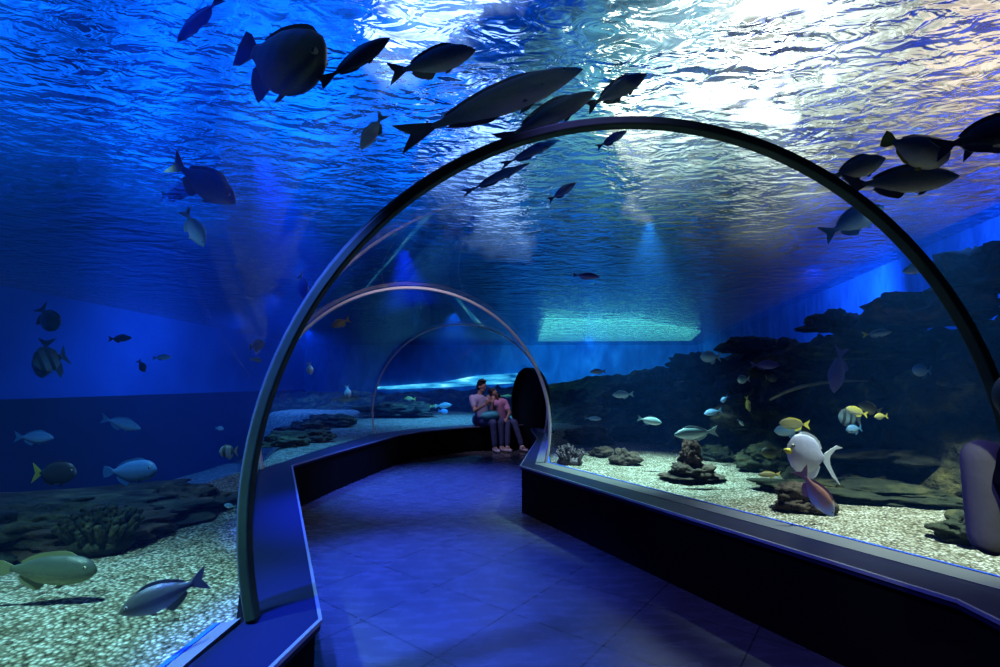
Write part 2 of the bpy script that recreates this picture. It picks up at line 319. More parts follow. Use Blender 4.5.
def wall_low(name, pairs, side):
    def P(p, q, k, z):   # k=0 at the floor edge, 1 at the glass; beyond 1 outwards
        p = Vector(p); q = Vector(q); d = (q - p); v = p + d.normalized() * k if k <= 0 else (q + d.normalized() * (k - 1)); return (v.x, v.y, z)
    bm = bmesh.new()
    prism_path(bm, [[P(p, q, 0, -.02), P(p, q, 1.05, -.02), P(p, q, 1.05, SILL - .035), P(p, q, 0, SILL - .035)] for p, q in pairs])
    struct(name, bm, M['black'])
    bm = bmesh.new()
    prism_path(bm, [[P(p, q, -.018, SILL - .035), P(p, q, 1.02, SILL - .035), P(p, q, 1.02, SILL), P(p, q, -.018, SILL)] for p, q in pairs])
    struct('trim_%d' % (1 + side), bm, M['cap'])
    bm = bmesh.new()
    prism_path(bm, [[P(p, q, -.018, SILL), P(p, q, -.010, SILL), P(p, q, -.010, SILL + .004), P(p, q, -.024, SILL + .004), P(p, q, -.024, SILL - .012), P(p, q, -.018, SILL - .012)] for p, q in pairs])
    struct('trim_%d' % (3 + side), bm, M['edge'])
    if side == 0: pairs = [pairs[0], pairs[1], ((-.70, 1.80), (-.935, 1.86))]
    k0, k1, k2, zo = (1.02, 1.11, 1.14, -.02) if side == 0 else (.84, .985, 1.03, .012)
    zi = .01 if side == 0 else .004
    bm = bmesh.new()
    prism_path(bm, [[P(p, q, k0, SILL - .05), P(p, q, k1, SILL - .05), P(p, q, k1, SILL + zo), P(p, q, k0, SILL + zi)] for p, q in pairs])
    struct('trim_%d' % (5 + side), bm, M['curb'])
    bm = bmesh.new()
    prism_path(bm, [[P(p, q, k1, SILL - .08), P(p, q, k2, SILL - .08), P(p, q, k2, SILL + zo - .004), P(p, q, k1, SILL + zo + .004)] for p, q in pairs])
    struct('trim_%d' % (7 + side), bm, M['blueline'])
wall_low('wall_left', LP, 0); wall_low('wall_right', RP, 1)

bm = bmesh.new(); box(bm, -2.9, 4.2, -3.6, 12.2, -.12, 0); struct('floor', bm, M['floor'])
# back end of the tunnel behind the camera, and a black plate standing for the dark of the exit
bm = bmesh.new(); box(bm, -1.6, 3.0, -3.9, -3.6, 0, 3.0); struct('wall_back', bm, M['black'])
def portal_dark():
    l, r = ST['T4']; bm = bmesh.new(); dirv = Vector((.918, .396)); rows = []
    for k in (0.03, 0.12):
        rows.append([(p.x + dirv.x * k, p.y + dirv.y * k, p.z) for p in arch_pts(l, r, 24, .02)] + [(r[0] + dirv.x * k, r[1] + dirv.y * k, 0), (l[0] + dirv.x * k, l[1] + dirv.y * k, 0)])
    prism_path(bm, rows)
    struct('exit_dark', bm, M['black'])
portal_dark()

# ------------------------------------------------------------------ tank shell
WS = 3.3
bm = bmesh.new()
bmesh.ops.create_grid(bm, x_segments=2, y_segments=2, size=1)
for v in bm.verts: v.co = Vector((v.co.x * 10.6, 9.8 + v.co.y * 15.2, WS))
tag(obj('water_surface', bm, M['water'], smooth=False), 'rippled water surface overhead seen from below', 'water', kind='stuff')
def wall_seg(name, p, q, z0, z1, m, seg=1):
    bm = bmesh.new(); p = Vector(p); q = Vector(q); n = Vector((-(q - p).y, (q - p).x)).normalized() * .2
    prism_path(bm, [[(a.x, a.y, z0), (a.x + n.x, a.y + n.y, z0), (a.x + n.x, a.y + n.y, z1), (a.x, a.y, z1)] for a in (p, q)])
    return struct(name, bm, m)
TOP = 3.45
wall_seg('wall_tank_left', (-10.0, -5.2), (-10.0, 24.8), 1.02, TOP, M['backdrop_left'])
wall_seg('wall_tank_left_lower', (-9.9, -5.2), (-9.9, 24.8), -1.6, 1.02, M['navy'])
wall_seg('wall_tank_far', (-10.2, 24.6), (10.6, 24.6), -1.6, TOP, M['backdrop'])
wall_seg('wall_tank_right', (10.2, 24.8), (5.75, 5.0), -.2, TOP, M['backdrop'])
wall_seg('wall_tank_right_near', (5.75, 5.0), (5.5, -5.2), -.2, TOP, M['backdrop'])
wall_seg('wall_tank_behind', (5.6, -5.0), (-10.2, -5.0), -1.6, TOP, M['navy'])
bm = bmesh.new(); box(bm, -10.2, 10.6, -5.2, 24.8, -1.75, -1.6); struct('floor_tank', bm, M['navy'])

def inside(poly, x, y):
    c = False; n = len(poly)
    for i in range(n):
        x1, y1 = poly[i]; x2, y2 = poly[i - 1]
        if (y1 > y) != (y2 > y) and x < (x2 - x1) * (y - y1) / (y2 - y1) + x1: c = not c
    return c
TUN = [(q[0] + (p[0] - q[0]) * .45, q[1] + (p[1] - q[1]) * .45) for p, q in LP + RP[::-1]]
def fbm(x, y, z=0.0, o=4): return noise.fractal(Vector((x, y, z)), 1.0, 2.0, o)
def left_edge(y):   # the gravel on the left stops here and the floor of the tank drops
    pts = [(-5, -4.0), (1, -3.4), (4, -2.75), (6, -2.85), (7.5, -3.3), (9, -3.9), (14, -4.6), (16, -7.5), (25, -8)]
    for (a, b), (c, d) in zip(pts, pts[1:]):
        if y <= c: return b + (d - b) * (y - a) / (c - a)
    return -8
def sand_z(x, y):
    z = .405 + .02 * fbm(x * .9, y * .9) + .006 * fbm(x * 5, y * 5, 3)
    e = left_edge(y) - x
    if e > 0: z -= min(1.95, e * e * 1.2 + e * .5)
    return z
bm = bmesh.new(); GX, GY = 190, 270; grid = {}
x0, x1, y0, y1 = -9.85, 9.6, -4.8, 24.4
for i in range(GX + 1):
    for j in range(GY + 1):
        x = x0 + (x1 - x0) * i / GX; y = y0 + (y1 - y0) * j / GY
        if y > 5.0 and x > 5.7 + (y - 5) * .225: continue
        if y <= 5.0 and x > 5.45: continue
        if inside(TUN, x, y): continue
        grid[i, j] = bm.verts.new((x, y, sand_z(x, y)))
for (i, j), v in grid.items():
    q = [grid.get(k) for k in ((i, j), (i + 1, j), (i + 1, j + 1), (i, j + 1))]
    if all(q): bm.faces.new(q)
tag(obj('gravel_bed', bm, M['gravel']), 'pale coarse gravel covering the tank bottom around the tunnel', 'gravel', kind='stuff')


# ------------------------------------------------------------------ lamps of the hall and the lit opening at the far end
def emit(name, col, strength):
    m = bpy.data.materials.new(name); m.use_nodes = True; t = m.node_tree; t.nodes.clear()
    e = nd(t, 'ShaderNodeEmission'); e.inputs[0].default_value = (*col, 1); e.inputs[1].default_value = strength
    o = nd(t, 'ShaderNodeOutputMaterial'); t.links.new(e.outputs[0], o.inputs[0]); return m
M['panel_light'] = emit('teal_lamp_panel', (.12, .85, .75), 2.0)
M['opening_light'] = emit('cyan_lit_glass', (.06, .50, 1.0), 1.4)
t = M['opening_light'].node_tree; tc_ = nd(t, 'ShaderNodeTexCoord'); mp_ = nd(t, 'ShaderNodeMapping'); mp_.inputs['Scale'].default_value = (.5, 1, 3); n_ = nd(t, 'ShaderNodeTexNoise'); n_.inputs['Scale'].default_value = 1.6; n_.inputs['Detail'].default_value = 5
r_ = ramp(t, [(.35, (.0, .06, .30)), (.55, (.04, .45, .95)), (.72, (.30, 1.0, 1.0))]); t.links.new(tc_.outputs['Object'], mp_.inputs[0]); t.links.new(mp_.outputs[0], n_.inputs['Vector']); t.links.new(n_.outputs[0], r_.inputs[0])
t.links.new(r_.outputs[0], [x for x in t.nodes if x.type == 'EMISSION'][0].inputs[0])
bm = bmesh.new()
pts = [(1.5, 15.8), (4.6, 16.0), (8.2, 19.5), (9.4, 23.6), (1.9, 24.0)]
prism_path(bm, [[(x, y, WS + .12) for x, y in pts], [(x, y, WS + .2) for x, y in pts]])
p = obj('lamp_panel', bm, M['panel_light'], smooth=False)
tag(p, 'wide teal lamp panel glowing above the far end of the water', 'lamp')
bm = bmesh.new()
pts = [(-6.2, 1.02), (-3.0, 1.12), (0.9, 1.35), (0.9, 1.85), (-1.2, 1.72), (-3.0, 1.38), (-6.2, 1.16)]
prism_path(bm, [[(x, 24.45, z) for x, z in pts], [(x, 24.55, z) for x, z in pts]])
struct('window_5', bm, M['opening_light'])

# ------------------------------------------------------------------ reef and rocks
def poly_at(pts, t):
    k = t * (len(pts) - 1); i = min(int(k), len(pts) - 2); f = k - i
    return [a + (b - a) * f for a, b in zip(pts[i], pts[i + 1])]
def reef(name, label, base, crest, nu, nv, seed, m, amp=.22, back=.9):
    bm = bmesh.new(); rows = []; sd = Vector((seed * 3.1, seed * 1.7, seed))
    for i in range(nu + 1):
        bx, by = poly_at(base, i / nu); cx, cy, cz = poly_at(crest, i / nu); row = []
        d = Vector((cx - bx, cy - by)); d.normalize()
        for j in range(nv + 1):
            s_ = j / nv * 1.25
            if s_ <= 1:
                k = s_; x = bx + (cx - bx) * k; y = by + (cy - by) * k
                st = k * 3; fl = math.floor(st); fr = st - fl
                z = .30 + (cz - .30) * min(1, (fl + fr ** 2.6 * .75 + fr * .25) / 3)
            else:
                k = (s_ - 1) / .25; x = cx + d.x * k * back; y = cy + d.y * k * back; z = cz - (cz - .3) * k ** 1.5
            p = Vector((x, y, z)); q = p * 1.1 + sd
            n = noise.noise_vector(q) * amp + noise.noise_vector(q * 2.7) * amp * .5 + noise.noise_vector(q * 7) * amp * .22 + noise.noise_vector(q * 16) * amp * .08
            rg = 1 - abs(noise.noise(q * 1.9 + Vector((5, 5, 5)))) * 2
            n.z += rg * amp * .35
            w = min(1, j / 3)
            row.append(bm.verts.new(p + n * w))
        rows.append(row)
    for a, b in zip(rows, rows[1:]):
        for j in range(nv): bm.faces.new((a[j], b[j], b[j + 1], a[j + 1]))
    return tag(obj(name, bm, m), label, 'reef')
base = [(3.9, -3), (3.5, 1.5), (3.3, 3.4), (3.0, 4.2), (2.6, 5.8), (2.1, 7.0), (1.95, 8.2)]
crest = [(5.1, -3, 2.3), (4.9, 1.5, 2.1), (4.65, 3.8, 1.95), (4.5, 5.0, 1.95), (4.4, 6.5, 2.08), (4.5, 8.3, 2.1), (4.5, 10.3, 1.7)]
reef('reef_bank', 'tall dark rocky reef bank rising behind the right gravel', base, crest, 230, 80, 1, M['reef'], .20, .5)
base = [(1.95, 8.2), (1.9, 9.6), (.9, 12.0), (-1.2, 15.6), (-5.5, 16.8), (-8.5, 17)]
crest = [(4.6, 10.3, 1.95), (3.6, 13.6, 1.6), (1.8, 16, 1.35), (-1.6, 18, 1.05), (-5.8, 19, .95), (-9, 19, .9)]
reef('reef_bank', 'low dark reef bank across the far end beyond the couple', base, crest, 170, 50, 2, M['reef'], .16, 1.2)

def rock(name, label, loc, size, seed, m, sub=5, amp=.28, strata=0.0, rot=0, cat='rock', group=None, parent=None):
    bm = bmesh.new(); bmesh.ops.create_icosphere(bm, subdivisions=sub, radius=1)
    sd = Vector((seed * 7.3, seed * 2.9, seed * 4.1))
    for v in bm.verts:
        p = v.co.copy(); q = p * 1.3 + sd
        n = 1 + noise.noise(q) * amp * 1.6 + noise.noise(q * 2.3) * amp + noise.noise(q * 5) * amp * .5 + noise.noise(q * 11) * amp * .22
        if strata: n += strata * math.sin(p.z * 9 + noise.noise(q * 2) * 3)
        p = p * n
        if p.z < -.35: p.z = -.35 + (p.z + .35) * .25
        v.co = Vector((p.x * size[0], p.y * size[1], p.z * size[2]))
    o = obj(name, bm, m, parent); o.location = loc; o.rotation_euler = (0, 0, R(rot))
    if not parent: tag(o, label, cat, group)
    return o
def rz(px, py, z=.42): return atz(px, py, z)
def put(name, label, px, py, size, seed, m, dz=.0, **k):
    p = rz(px, py); return rock(name, label, (p.x, p.y, .42 + size[2] * .33 + dz), size, seed, m, **k)
put('boulder', 'round brown boulder on gravel under the white surgeonfish', 803, 507, (.20, .15, .115), 3, M['rock'])
put('boulder', 'brown dome-shaped boulder between coral clump and conical rock', 625, 462, (.155, .15, .12), 4, M['rock'])
put('boulder', 'low grey boulder just left of the brown dome boulder', 603, 455, (.16, .15, .08), 5, M['rock'])
put('flat_rock', 'mossy dark green flat rock at the right edge by the standing person', 985, 540, (.26, .2, .11), 6, M['rock_green'], rot=20)
put('slab_rock', 'broad mottled table slab lying behind the gravel at right', 915, 484, (.75, .5, .17), 7, M['ledge'], strata=.06, dz=.18, rot=-12)
put('slab_rock', 'thin green slab under the broad mottled table slab', 880, 496, (.7, .36, .08), 8, M['rock_green'], strata=.05, rot=-18)
put('boulder', 'red brown knobbly boulder at the left end of the table slab', 842, 474, (.24, .22, .17), 9, M['rock_red'], dz=.1)
put('reef_stone', 'yellow green mossy stone right of the conical rock', 720, 459, (.25, .18, .12), 10, M['rock_green'])
put('reef_stone', 'dark stone behind the white surgeonfish tail', 775, 468, (.4, .3, .2), 11, M['rock_green'])
put('reef_stone', 'olive stone between conical rock and the dome boulder', 663, 440, (.2, .2, .22), 12, M['rock_green'], dz=.06)
put('reef_stone', 'dark olive stone with yellow crust behind the dome boulder', 635, 440, (.4, .26, .16), 13, M['rock_green'])
put('reef_stone', 'blue lit stone at the reef foot behind the coral clump', 590, 442, (.36, .3, .16), 14, M['rock'])
# conical stacked rock: slab foot, skirt and stump
p = rz(692, 478)
root = rock('conical_rock', 'dark conical rock with stump top standing on a flat foot', (p.x, p.y, .435), (.30, .2, .035), 15, M['rock'], amp=.2)
rock('skirt', None, (0, 0, .04), (.20, .16, .09), 16, M['rock'], amp=.35, parent=root)
rock('stump', None, (.0, .0, .17), (.105, .095, .16), 17, M['rock_red'], amp=.3, parent=root)
# coral clump beside the second arch joint: many stubby fingers on one base
def coral(label, loc, size, n, seed, m, name='coral_clump', h=(.6, 1.2)):
    rnd = random.Random(seed); bm = bmesh.new()
    bmesh.ops.create_icosphere(bm, subdivisions=3, radius=1, matrix=Matrix.Diagonal((size[0], size[1], size[2] * .6, 1)))
    for i in range(n):
        a = rnd.uniform(0, 6.283); rr = math.sqrt(rnd.random()) * .95; el = math.sqrt(max(0, 1 - rr * rr))
        b0 = Vector((math.cos(a) * rr * size[0] * .9, math.sin(a) * rr * size[1] * .9, el * size[2] * .55))
        dr = Vector((math.cos(a) * rr * .8, math.sin(a) * rr * .8, .9)).normalized(); ln = size[2] * rnd.uniform(*h)
        r0 = size[0] * rnd.uniform(.07, .13); q = dr.to_track_quat('Z', 'Y').to_matrix().to_4x4()
        bmesh.ops.create_cone(bm, cap_ends=True, segments=7, radius1=r0, radius2=r0 * .7, depth=ln, matrix=Matrix.Translation(b0 + dr * ln * .4) @ q)
        bmesh.ops.create_icosphere(bm, subdivisions=1, radius=r0 * .95, matrix=Matrix.Translation(b0 + dr * ln * .9))
    for v in bm.verts: v.co += noise.noise_vector(v.co * 14 / max(size)) * size[0] * .05
    o = obj(name, bm, m); o.location = loc; return tag(o, label, 'coral')
p = rz(570, 463); coral('knobbly grey coral clump beside the foot of the second arch', (p.x, p.y, .44), (.15, .13, .12), 46, 3, M['coral'])
p = rz(100, 548); coral('dark bushy coral under the ledge on the left', (p.x, p.y, .45), (.17, .14, .12), 130, 4, M['rock_green'])
for i, (px, py, Y, sz, lb, mm) in enumerate([
        (845, 330, 5.9, .17, 'bushy dark coral crowning the reef below the small grey fish', 'rock_red'), (775, 350, 7.2, .16, 'olive coral tuft on the reef crest left of centre right', 'rock_green'),
        (905, 330, 5.2, .2, 'dim ochre coral tuft high on the reef near the dark rib', 'ledge'), (742, 398, 7.0, .22, 'dark coral tuft on the middle reef terrace', 'reef'),
        (890, 395, 4.9, .2, 'olive coral tuft halfway down the right reef', 'rock_green'), (660, 388, 9.0, .28, 'far coral tuft low on the reef', 'rock_green')]):
    q = at(px, py, Y); coral(lb, q, (sz, sz * .8, sz * .7), 34, 10 + i, M[mm], h=(.5, 1.3))
# rocks bulging from the reef face
for i, (px, py, Y, sz, lb, mm) in enumerate([
        (835, 325, 6.2, (.36, .28, .16), 'dark rounded rock on the reef crest against blue wall', 'rock_red'),
        (940, 312, 4.7, (.5, .4, .25), 'brown rock high on the reef beside the dark rib', 'rock_red'),
        (990, 275, 4.5, (.4, .35, .3), 'topmost reef rock at the right edge', 'rock'),
        (880, 350, 5.2, (.55, .4, .2), 'dark shelf rock below the reef crest', 'reef'),
        (800, 372, 6.2, (.6, .4, .22), 'dark shelf rock above the pale branch', 'reef'),
        (742, 348, 8.2, (.4, .35, .16), 'sloping reef rock at the left end of the crest', 'rock_green'),
        (700, 372, 9.0, (.6, .4, .3), 'far reef rock below the end of the blue wall', 'rock_green'),
        (935, 425, 4.5, (.3, .25, .18), 'shadowed rock above the table slab', 'reef'),
        (760, 425, 6.0, (.5, .35, .25), 'shadowed rock behind the blue and yellow fish pair', 'reef'),
        (690, 410, 7.4, (.5, .35, .25), 'shadowed rock above the silver cyan fish', 'reef'),
        (635, 400, 9.4, (.55, .4, .3), 'far shadowed rock left on the reef foot', 'reef')]):
    q = at(px, py, Y); rock('reef_rock', lb, q, sz, 40 + i, M[mm], amp=.35)
# pale curved branch on the reef
def tube(bm, pts, rads, n=8):
    prev = None; pts = [Vector(p) for p in pts]
    for i, p in enumerate(pts):
        d = (pts[min(i + 1, len(pts) - 1)] - pts[max(i - 1, 0)]).normalized(); q = d.to_track_quat('Z', 'Y')
        ring = [bm.verts.new(p + q @ Vector((math.cos(6.2832 * k / n) * rads[i], math.sin(6.2832 * k / n) * rads[i], 0))) for k in range(n)]
        if prev:
            for k in range(n): bm.faces.new((prev[k], prev[(k + 1) % n], ring[(k + 1) % n], ring[k]))
        else: bm.faces.new(ring[::-1])
        prev = ring
    bm.faces.new(prev)
bm = bmesh.new(); bp = [(770, 400, 5.4), (785, 392, 5.3), (800, 387, 5.2), (820, 383, 5.1), (845, 381, 5.0), (868, 381, 4.9)]
tube(bm, [at(*q) for q in bp], [.012, .018, .02, .018, .014, .008])
tag(obj('branch', bm, M['stick']), 'pale thin curved branch lying across the dark reef', 'branch')

# left side: stacked ledges along the drop, rocks beyond the bend
LR = [('slab_rock', 'long flat ledge slab along the left drop, upper layer', (-3.6, 3.0, .50), (1.5, .55, .09), 60, 'ledge', 24),
      ('slab_rock', 'second thinner ledge slab under the upper left slab', (-3.05, 3.3, .42), (1.35, .5, .08), 61, 'ledge', 30),
      ('slab_rock', 'low ledge slab reaching towards the dark rib on the left', (-3.1, 3.95, .42), (.62, .35, .09), 62, 'ledge', 38),
      ('boulder', 'dark boulder under the left ledge at the photo edge', (-3.1, 2.35, .50), (.55, .35, .17), 63, 'rock_green', 20),
      ('boulder', 'brown low boulder right of the bushy coral on the left', (-2.45, 2.95, .46), (.45, .22, .10), 64, 'rock', 30),
      ('boulder', 'dark green boulder behind the bushy coral on the left', (-2.9, 2.9, .48), (.6, .3, .15), 65, 'reef', 25),
      ('boulder', 'small stone near the dark rib on the left gravel', (-2.35, 3.7, .46), (.28, .2, .11), 66, 'rock', 0),
      ('boulder', 'dark boulder left of the bend seen through the second vault', (-3.25, 7.4, .47), (.32, .25, .13), 67, 'reef', 0),
      ('boulder', 'brown boulder on blue gravel beside the left bend', (-2.95, 7.9, .48), (.25, .22, .13), 68, 'rock', 0),
      ('boulder', 'long low dark rock behind the left bend', (-3.75, 9.3, .48), (.4, .3, .14), 69, 'reef', 10),
      ('boulder', 'dark rock left of the small arch seam', (-3.7, 10.6, .5), (.5, .35, .17), 70, 'reef', 0),
      ('slab_rock', 'flat dark rock on gravel just right of the small arch seam', (-2.9, 13.6, .58), (1.0, .6, .24), 71, 'ledge', 0)]
for nm, lb, loc, size, sdd, mm, rt in LR:
    rock(nm, lb, loc, size, sdd, M[mm], strata=.05 if nm == 'slab_rock' else 0, rot=rt, amp=.22 if nm == 'slab_rock' else .3)

# ------------------------------------------------------------------ fish
def fish_mat(name, back, side, belly, bars=None, patch=None):
    m = mat('fish_' + name, rough=.35, spec=.5); t = m.node_tree; L = t.links.new
    tc = nd(t, 'ShaderNodeTexCoord'); sx = nd(t, 'ShaderNodeSeparateXYZ'); L(tc.outputs['Generated'], sx.inputs[0])
    n = nd(t, 'ShaderNodeTexNoise'); n.inputs['Scale'].default_value = 14; n.inputs['Detail'].default_value = 4; L(tc.outputs['Generated'], n.inputs['Vector'])
    a = nd(t, 'ShaderNodeMath', operation='MULTIPLY_ADD'); L(n.outputs[0], a.inputs[0]); a.inputs[1].default_value = .22; L(sx.outputs['Z'], a.inputs[2])
    r = ramp(t, [(.28, belly), (.52, side), (.86, back)]); L(a.outputs[0], r.inputs[0]); colr = r.outputs[0]
    if bars:
        w = nd(t, 'ShaderNodeMath', operation='MULTIPLY'); L(sx.outputs['X'], w.inputs[0]); w.inputs[1].default_value = bars[1] * 6.283
        sn = nd(t, 'ShaderNodeMath', operation='SINE'); L(w.outputs[0], sn.inputs[0])
        rr = nd(t, 'ShaderNodeMapRange'); rr.inputs['From Min'].default_value = .1; rr.inputs['From Max'].default_value = .5; L(sn.outputs[0], rr.inputs['Value'])
        mx = nd(t, 'ShaderNodeMix', data_type='RGBA'); L(rr.outputs[0], mx.inputs['Factor']); L(colr, mx.inputs['A']); mx.inputs['B'].default_value = (*bars[0], 1); colr = mx.outputs['Result']
    if patch:   # colour, x from, x to along the body (0 tail, 1 snout)
        rr = nd(t, 'ShaderNodeMapRange'); rr.inputs['From Min'].default_value = patch[1]; rr.inputs['From Max'].default_value = patch[2]; L(sx.outputs['X'], rr.inputs['Value'])
        mx = nd(t, 'ShaderNodeMix', data_type='RGBA'); L(rr.outputs[0], mx.inputs['Factor']); L(colr, mx.inputs['A']); mx.inputs['B'].default_value = (*patch[0], 1); colr = mx.outputs['Result']
    L(colr, bsdf(m).inputs['Base Color'])
    v = nd(t, 'ShaderNodeTexVoronoi'); v.inputs['Scale'].default_value = 45; L(tc.outputs['Generated'], v.inputs['Vector'])
    b = nd(t, 'ShaderNodeBump'); b.inputs['Strength'].default_value = .25; b.inputs['Distance'].default_value = .004; L(v.outputs['Distance'], b.inputs['Height']); L(b.outputs[0], bsdf(m).inputs['Normal'])
    return m
FM = {  # body material, fin colour
 'grey': (fish_mat('grey', (.15, .17, .18), (.36, .38, .38), (.75, .66, .52)), (.12, .10, .12)),
 'dark': (fish_mat('dark', (.012, .015, .025), (.03, .035, .05), (.06, .06, .07)), (.02, .02, .03)),
 'olive': (fish_mat('olive', (.07, .075, .05), (.15, .15, .10), (.26, .25, .17)), (.16, .16, .10)),
 'brown': (fish_mat('brown', (.16, .12, .08), (.32, .27, .19), (.55, .50, .38)), (.45, .30, .20)),
 'blue': (fish_mat('blue', (.12, .30, .58), (.25, .50, .80), (.5, .7, .9)), (.08, .25, .5)),
 'silver': (fish_mat('silver', (.16, .30, .34), (.40, .62, .66), (.75, .85, .85)), (.35, .55, .6)),
 'white': (fish_mat('white', (.42, .42, .62), (.62, .62, .80), (.80, .80, .88)), (.62, .66, .85)),
 'pink': (fish_mat('pink', (.45, .20, .14), (.68, .36, .24), (.50, .50, .55), patch=((.35, .45, .62), .68, .86)), (.42, .22, .2)),
 'snouty': (fish_mat('snouty', (.03, .08, .42), (.05, .14, .62), (.10, .25, .75), patch=((.65, .36, .16), .86, .97)), (.04, .10, .5)),
 'violet': (fish_mat('violet', (.09, .06, .30), (.14, .10, .42), (.22, .18, .5)), (.10, .08, .34)),
 'tang': (fish_mat('tang', (.05, .045, .04), (.10, .09, .075), (.13, .11, .08), patch=((.30, .30, .30), .93, .98)), (.05, .045, .04)),
 'yellow': (fish_mat('yellow', (.45, .40, .10), (.62, .60, .25), (.8, .8, .6)), (.75, .65, .1)),
 'barred': (fish_mat('barred', (.10, .16, .20), (.25, .42, .50), (.4, .55, .6), bars=((.05, .07, .09), 3)), (.08, .12, .16)),
 'butterfly': (fish_mat('butterfly', (.4, .4, .34), (.62, .62, .55), (.7, .7, .66), bars=((.12, .12, .12), 2)), (.5, .48, .3)),
 'mossy': (fish_mat('mossy', (.05, .07, .06), (.10, .13, .08), (.30, .34, .14)), (.15, .17, .08)),
 'gold': (fish_mat('gold', (.22, .19, .08), (.32, .30, .16), (.6, .6, .35)), (.55, .48, .15)),
}
FINM = {k: mat('fin_' + k, v[1], .5) for k, v in FM.items()}
FINM['yellow_fin'] = mat('fin_bright_yellow', (.85, .72, .08), .5)
FINM['orange_fin'] = mat('fin_orange', (.75, .42, .28), .5)
FINM['white_fin'] = mat('fin_white', (.75, .8, .9), .5)
M['eye'] = mat('fish_eye', (.55, .5, .35), .2); M['pupil'] = mat('pupil', (.005, .005, .005), .1)
PROF = {  # (t, top, bottom, half width) as fractions of depth
 'std': [(0, .03, .03, .03), (.025, .20, .17, .22), (.08, .46, .36, .48), (.17, .74, .62, .76), (.30, .96, .90, .98), (.44, 1, 1, 1), (.58, .92, .94, .88), (.72, .68, .70, .62), (.84, .38, .40, .34), (.93, .22, .22, .17), (1, .22, .22, .08)],
 'oval': [(0, .05, .05, .05), (.03, .28, .22, .25), (.09, .62, .50, .5), (.18, .90, .80, .8), (.32, 1.03, 1, 1), (.48, 1.04, 1.04, .95), (.64, .96, .96, .78), (.78, .74, .74, .52), (.88, .40, .40, .28), (.95, .17, .17, .14), (1, .15, .15, .07)],
 'deep': [(0, .10, .12, .1), (.03, .40, .34, .4), (.09, .72, .62, .7), (.18, .95, .85, .9), (.32, 1.05, 1, 1), (.50, 1, 1.02, .95), (.66, .86, .9, .75), (.80, .58, .6, .5), (.90, .32, .32, .28), (.96, .22, .22, .15), (1, .22, .22, .08)],
}
def interp(tab, t):
    for a, b in zip(tab, tab[1:]):
        if t <= b[0]:
            k = (t - a[0]) / (b[0] - a[0]); k = k * k * (3 - 2 * k) * .5 + k * .5; return [x + (y - x) * k for x, y in zip(a, b)]
    return list(tab[-1])
def plate(name, pts, th, m, parent, T=Matrix(), curve=0.0):
    bm = bmesh.new(); n = len(pts)
    cx = sum(p[0] for p in pts) / n; cz = sum(p[1] for p in pts) / n
    f = [bm.verts.new((x, -th * .5, z)) for x, z in pts]; g = [bm.verts.new((x, th * .5, z)) for x, z in pts]
    for i in range(n): bm.faces.new((f[i], f[(i + 1) % n], g[(i + 1) % n], g[i]))
    bm.faces.new(f[::-1]); bm.faces.new(g)
    bmesh.ops.transform(bm, matrix=T, verts=bm.verts)
    return obj(name, bm, m, parent, smooth=False)
def spline(pts, n=5):
    o = []; P = [pts[0]] + list(pts) + [pts[-1]]
    for i in range(1, len(P) - 2):
        for k in range(n):
            t = k / n; a, b, c, d = P[i - 1], P[i], P[i + 1], P[i + 2]
            o.append(tuple(.5 * (2 * b[j] + (c[j] - a[j]) * t + (2 * a[j] - 5 * b[j] + 4 * c[j] - d[j]) * t * t + (3 * b[j] - a[j] - 3 * c[j] + d[j]) * t ** 3) for j in (0, 1)))
    o.append(tuple(pts[-1])); return o
used_fish = []
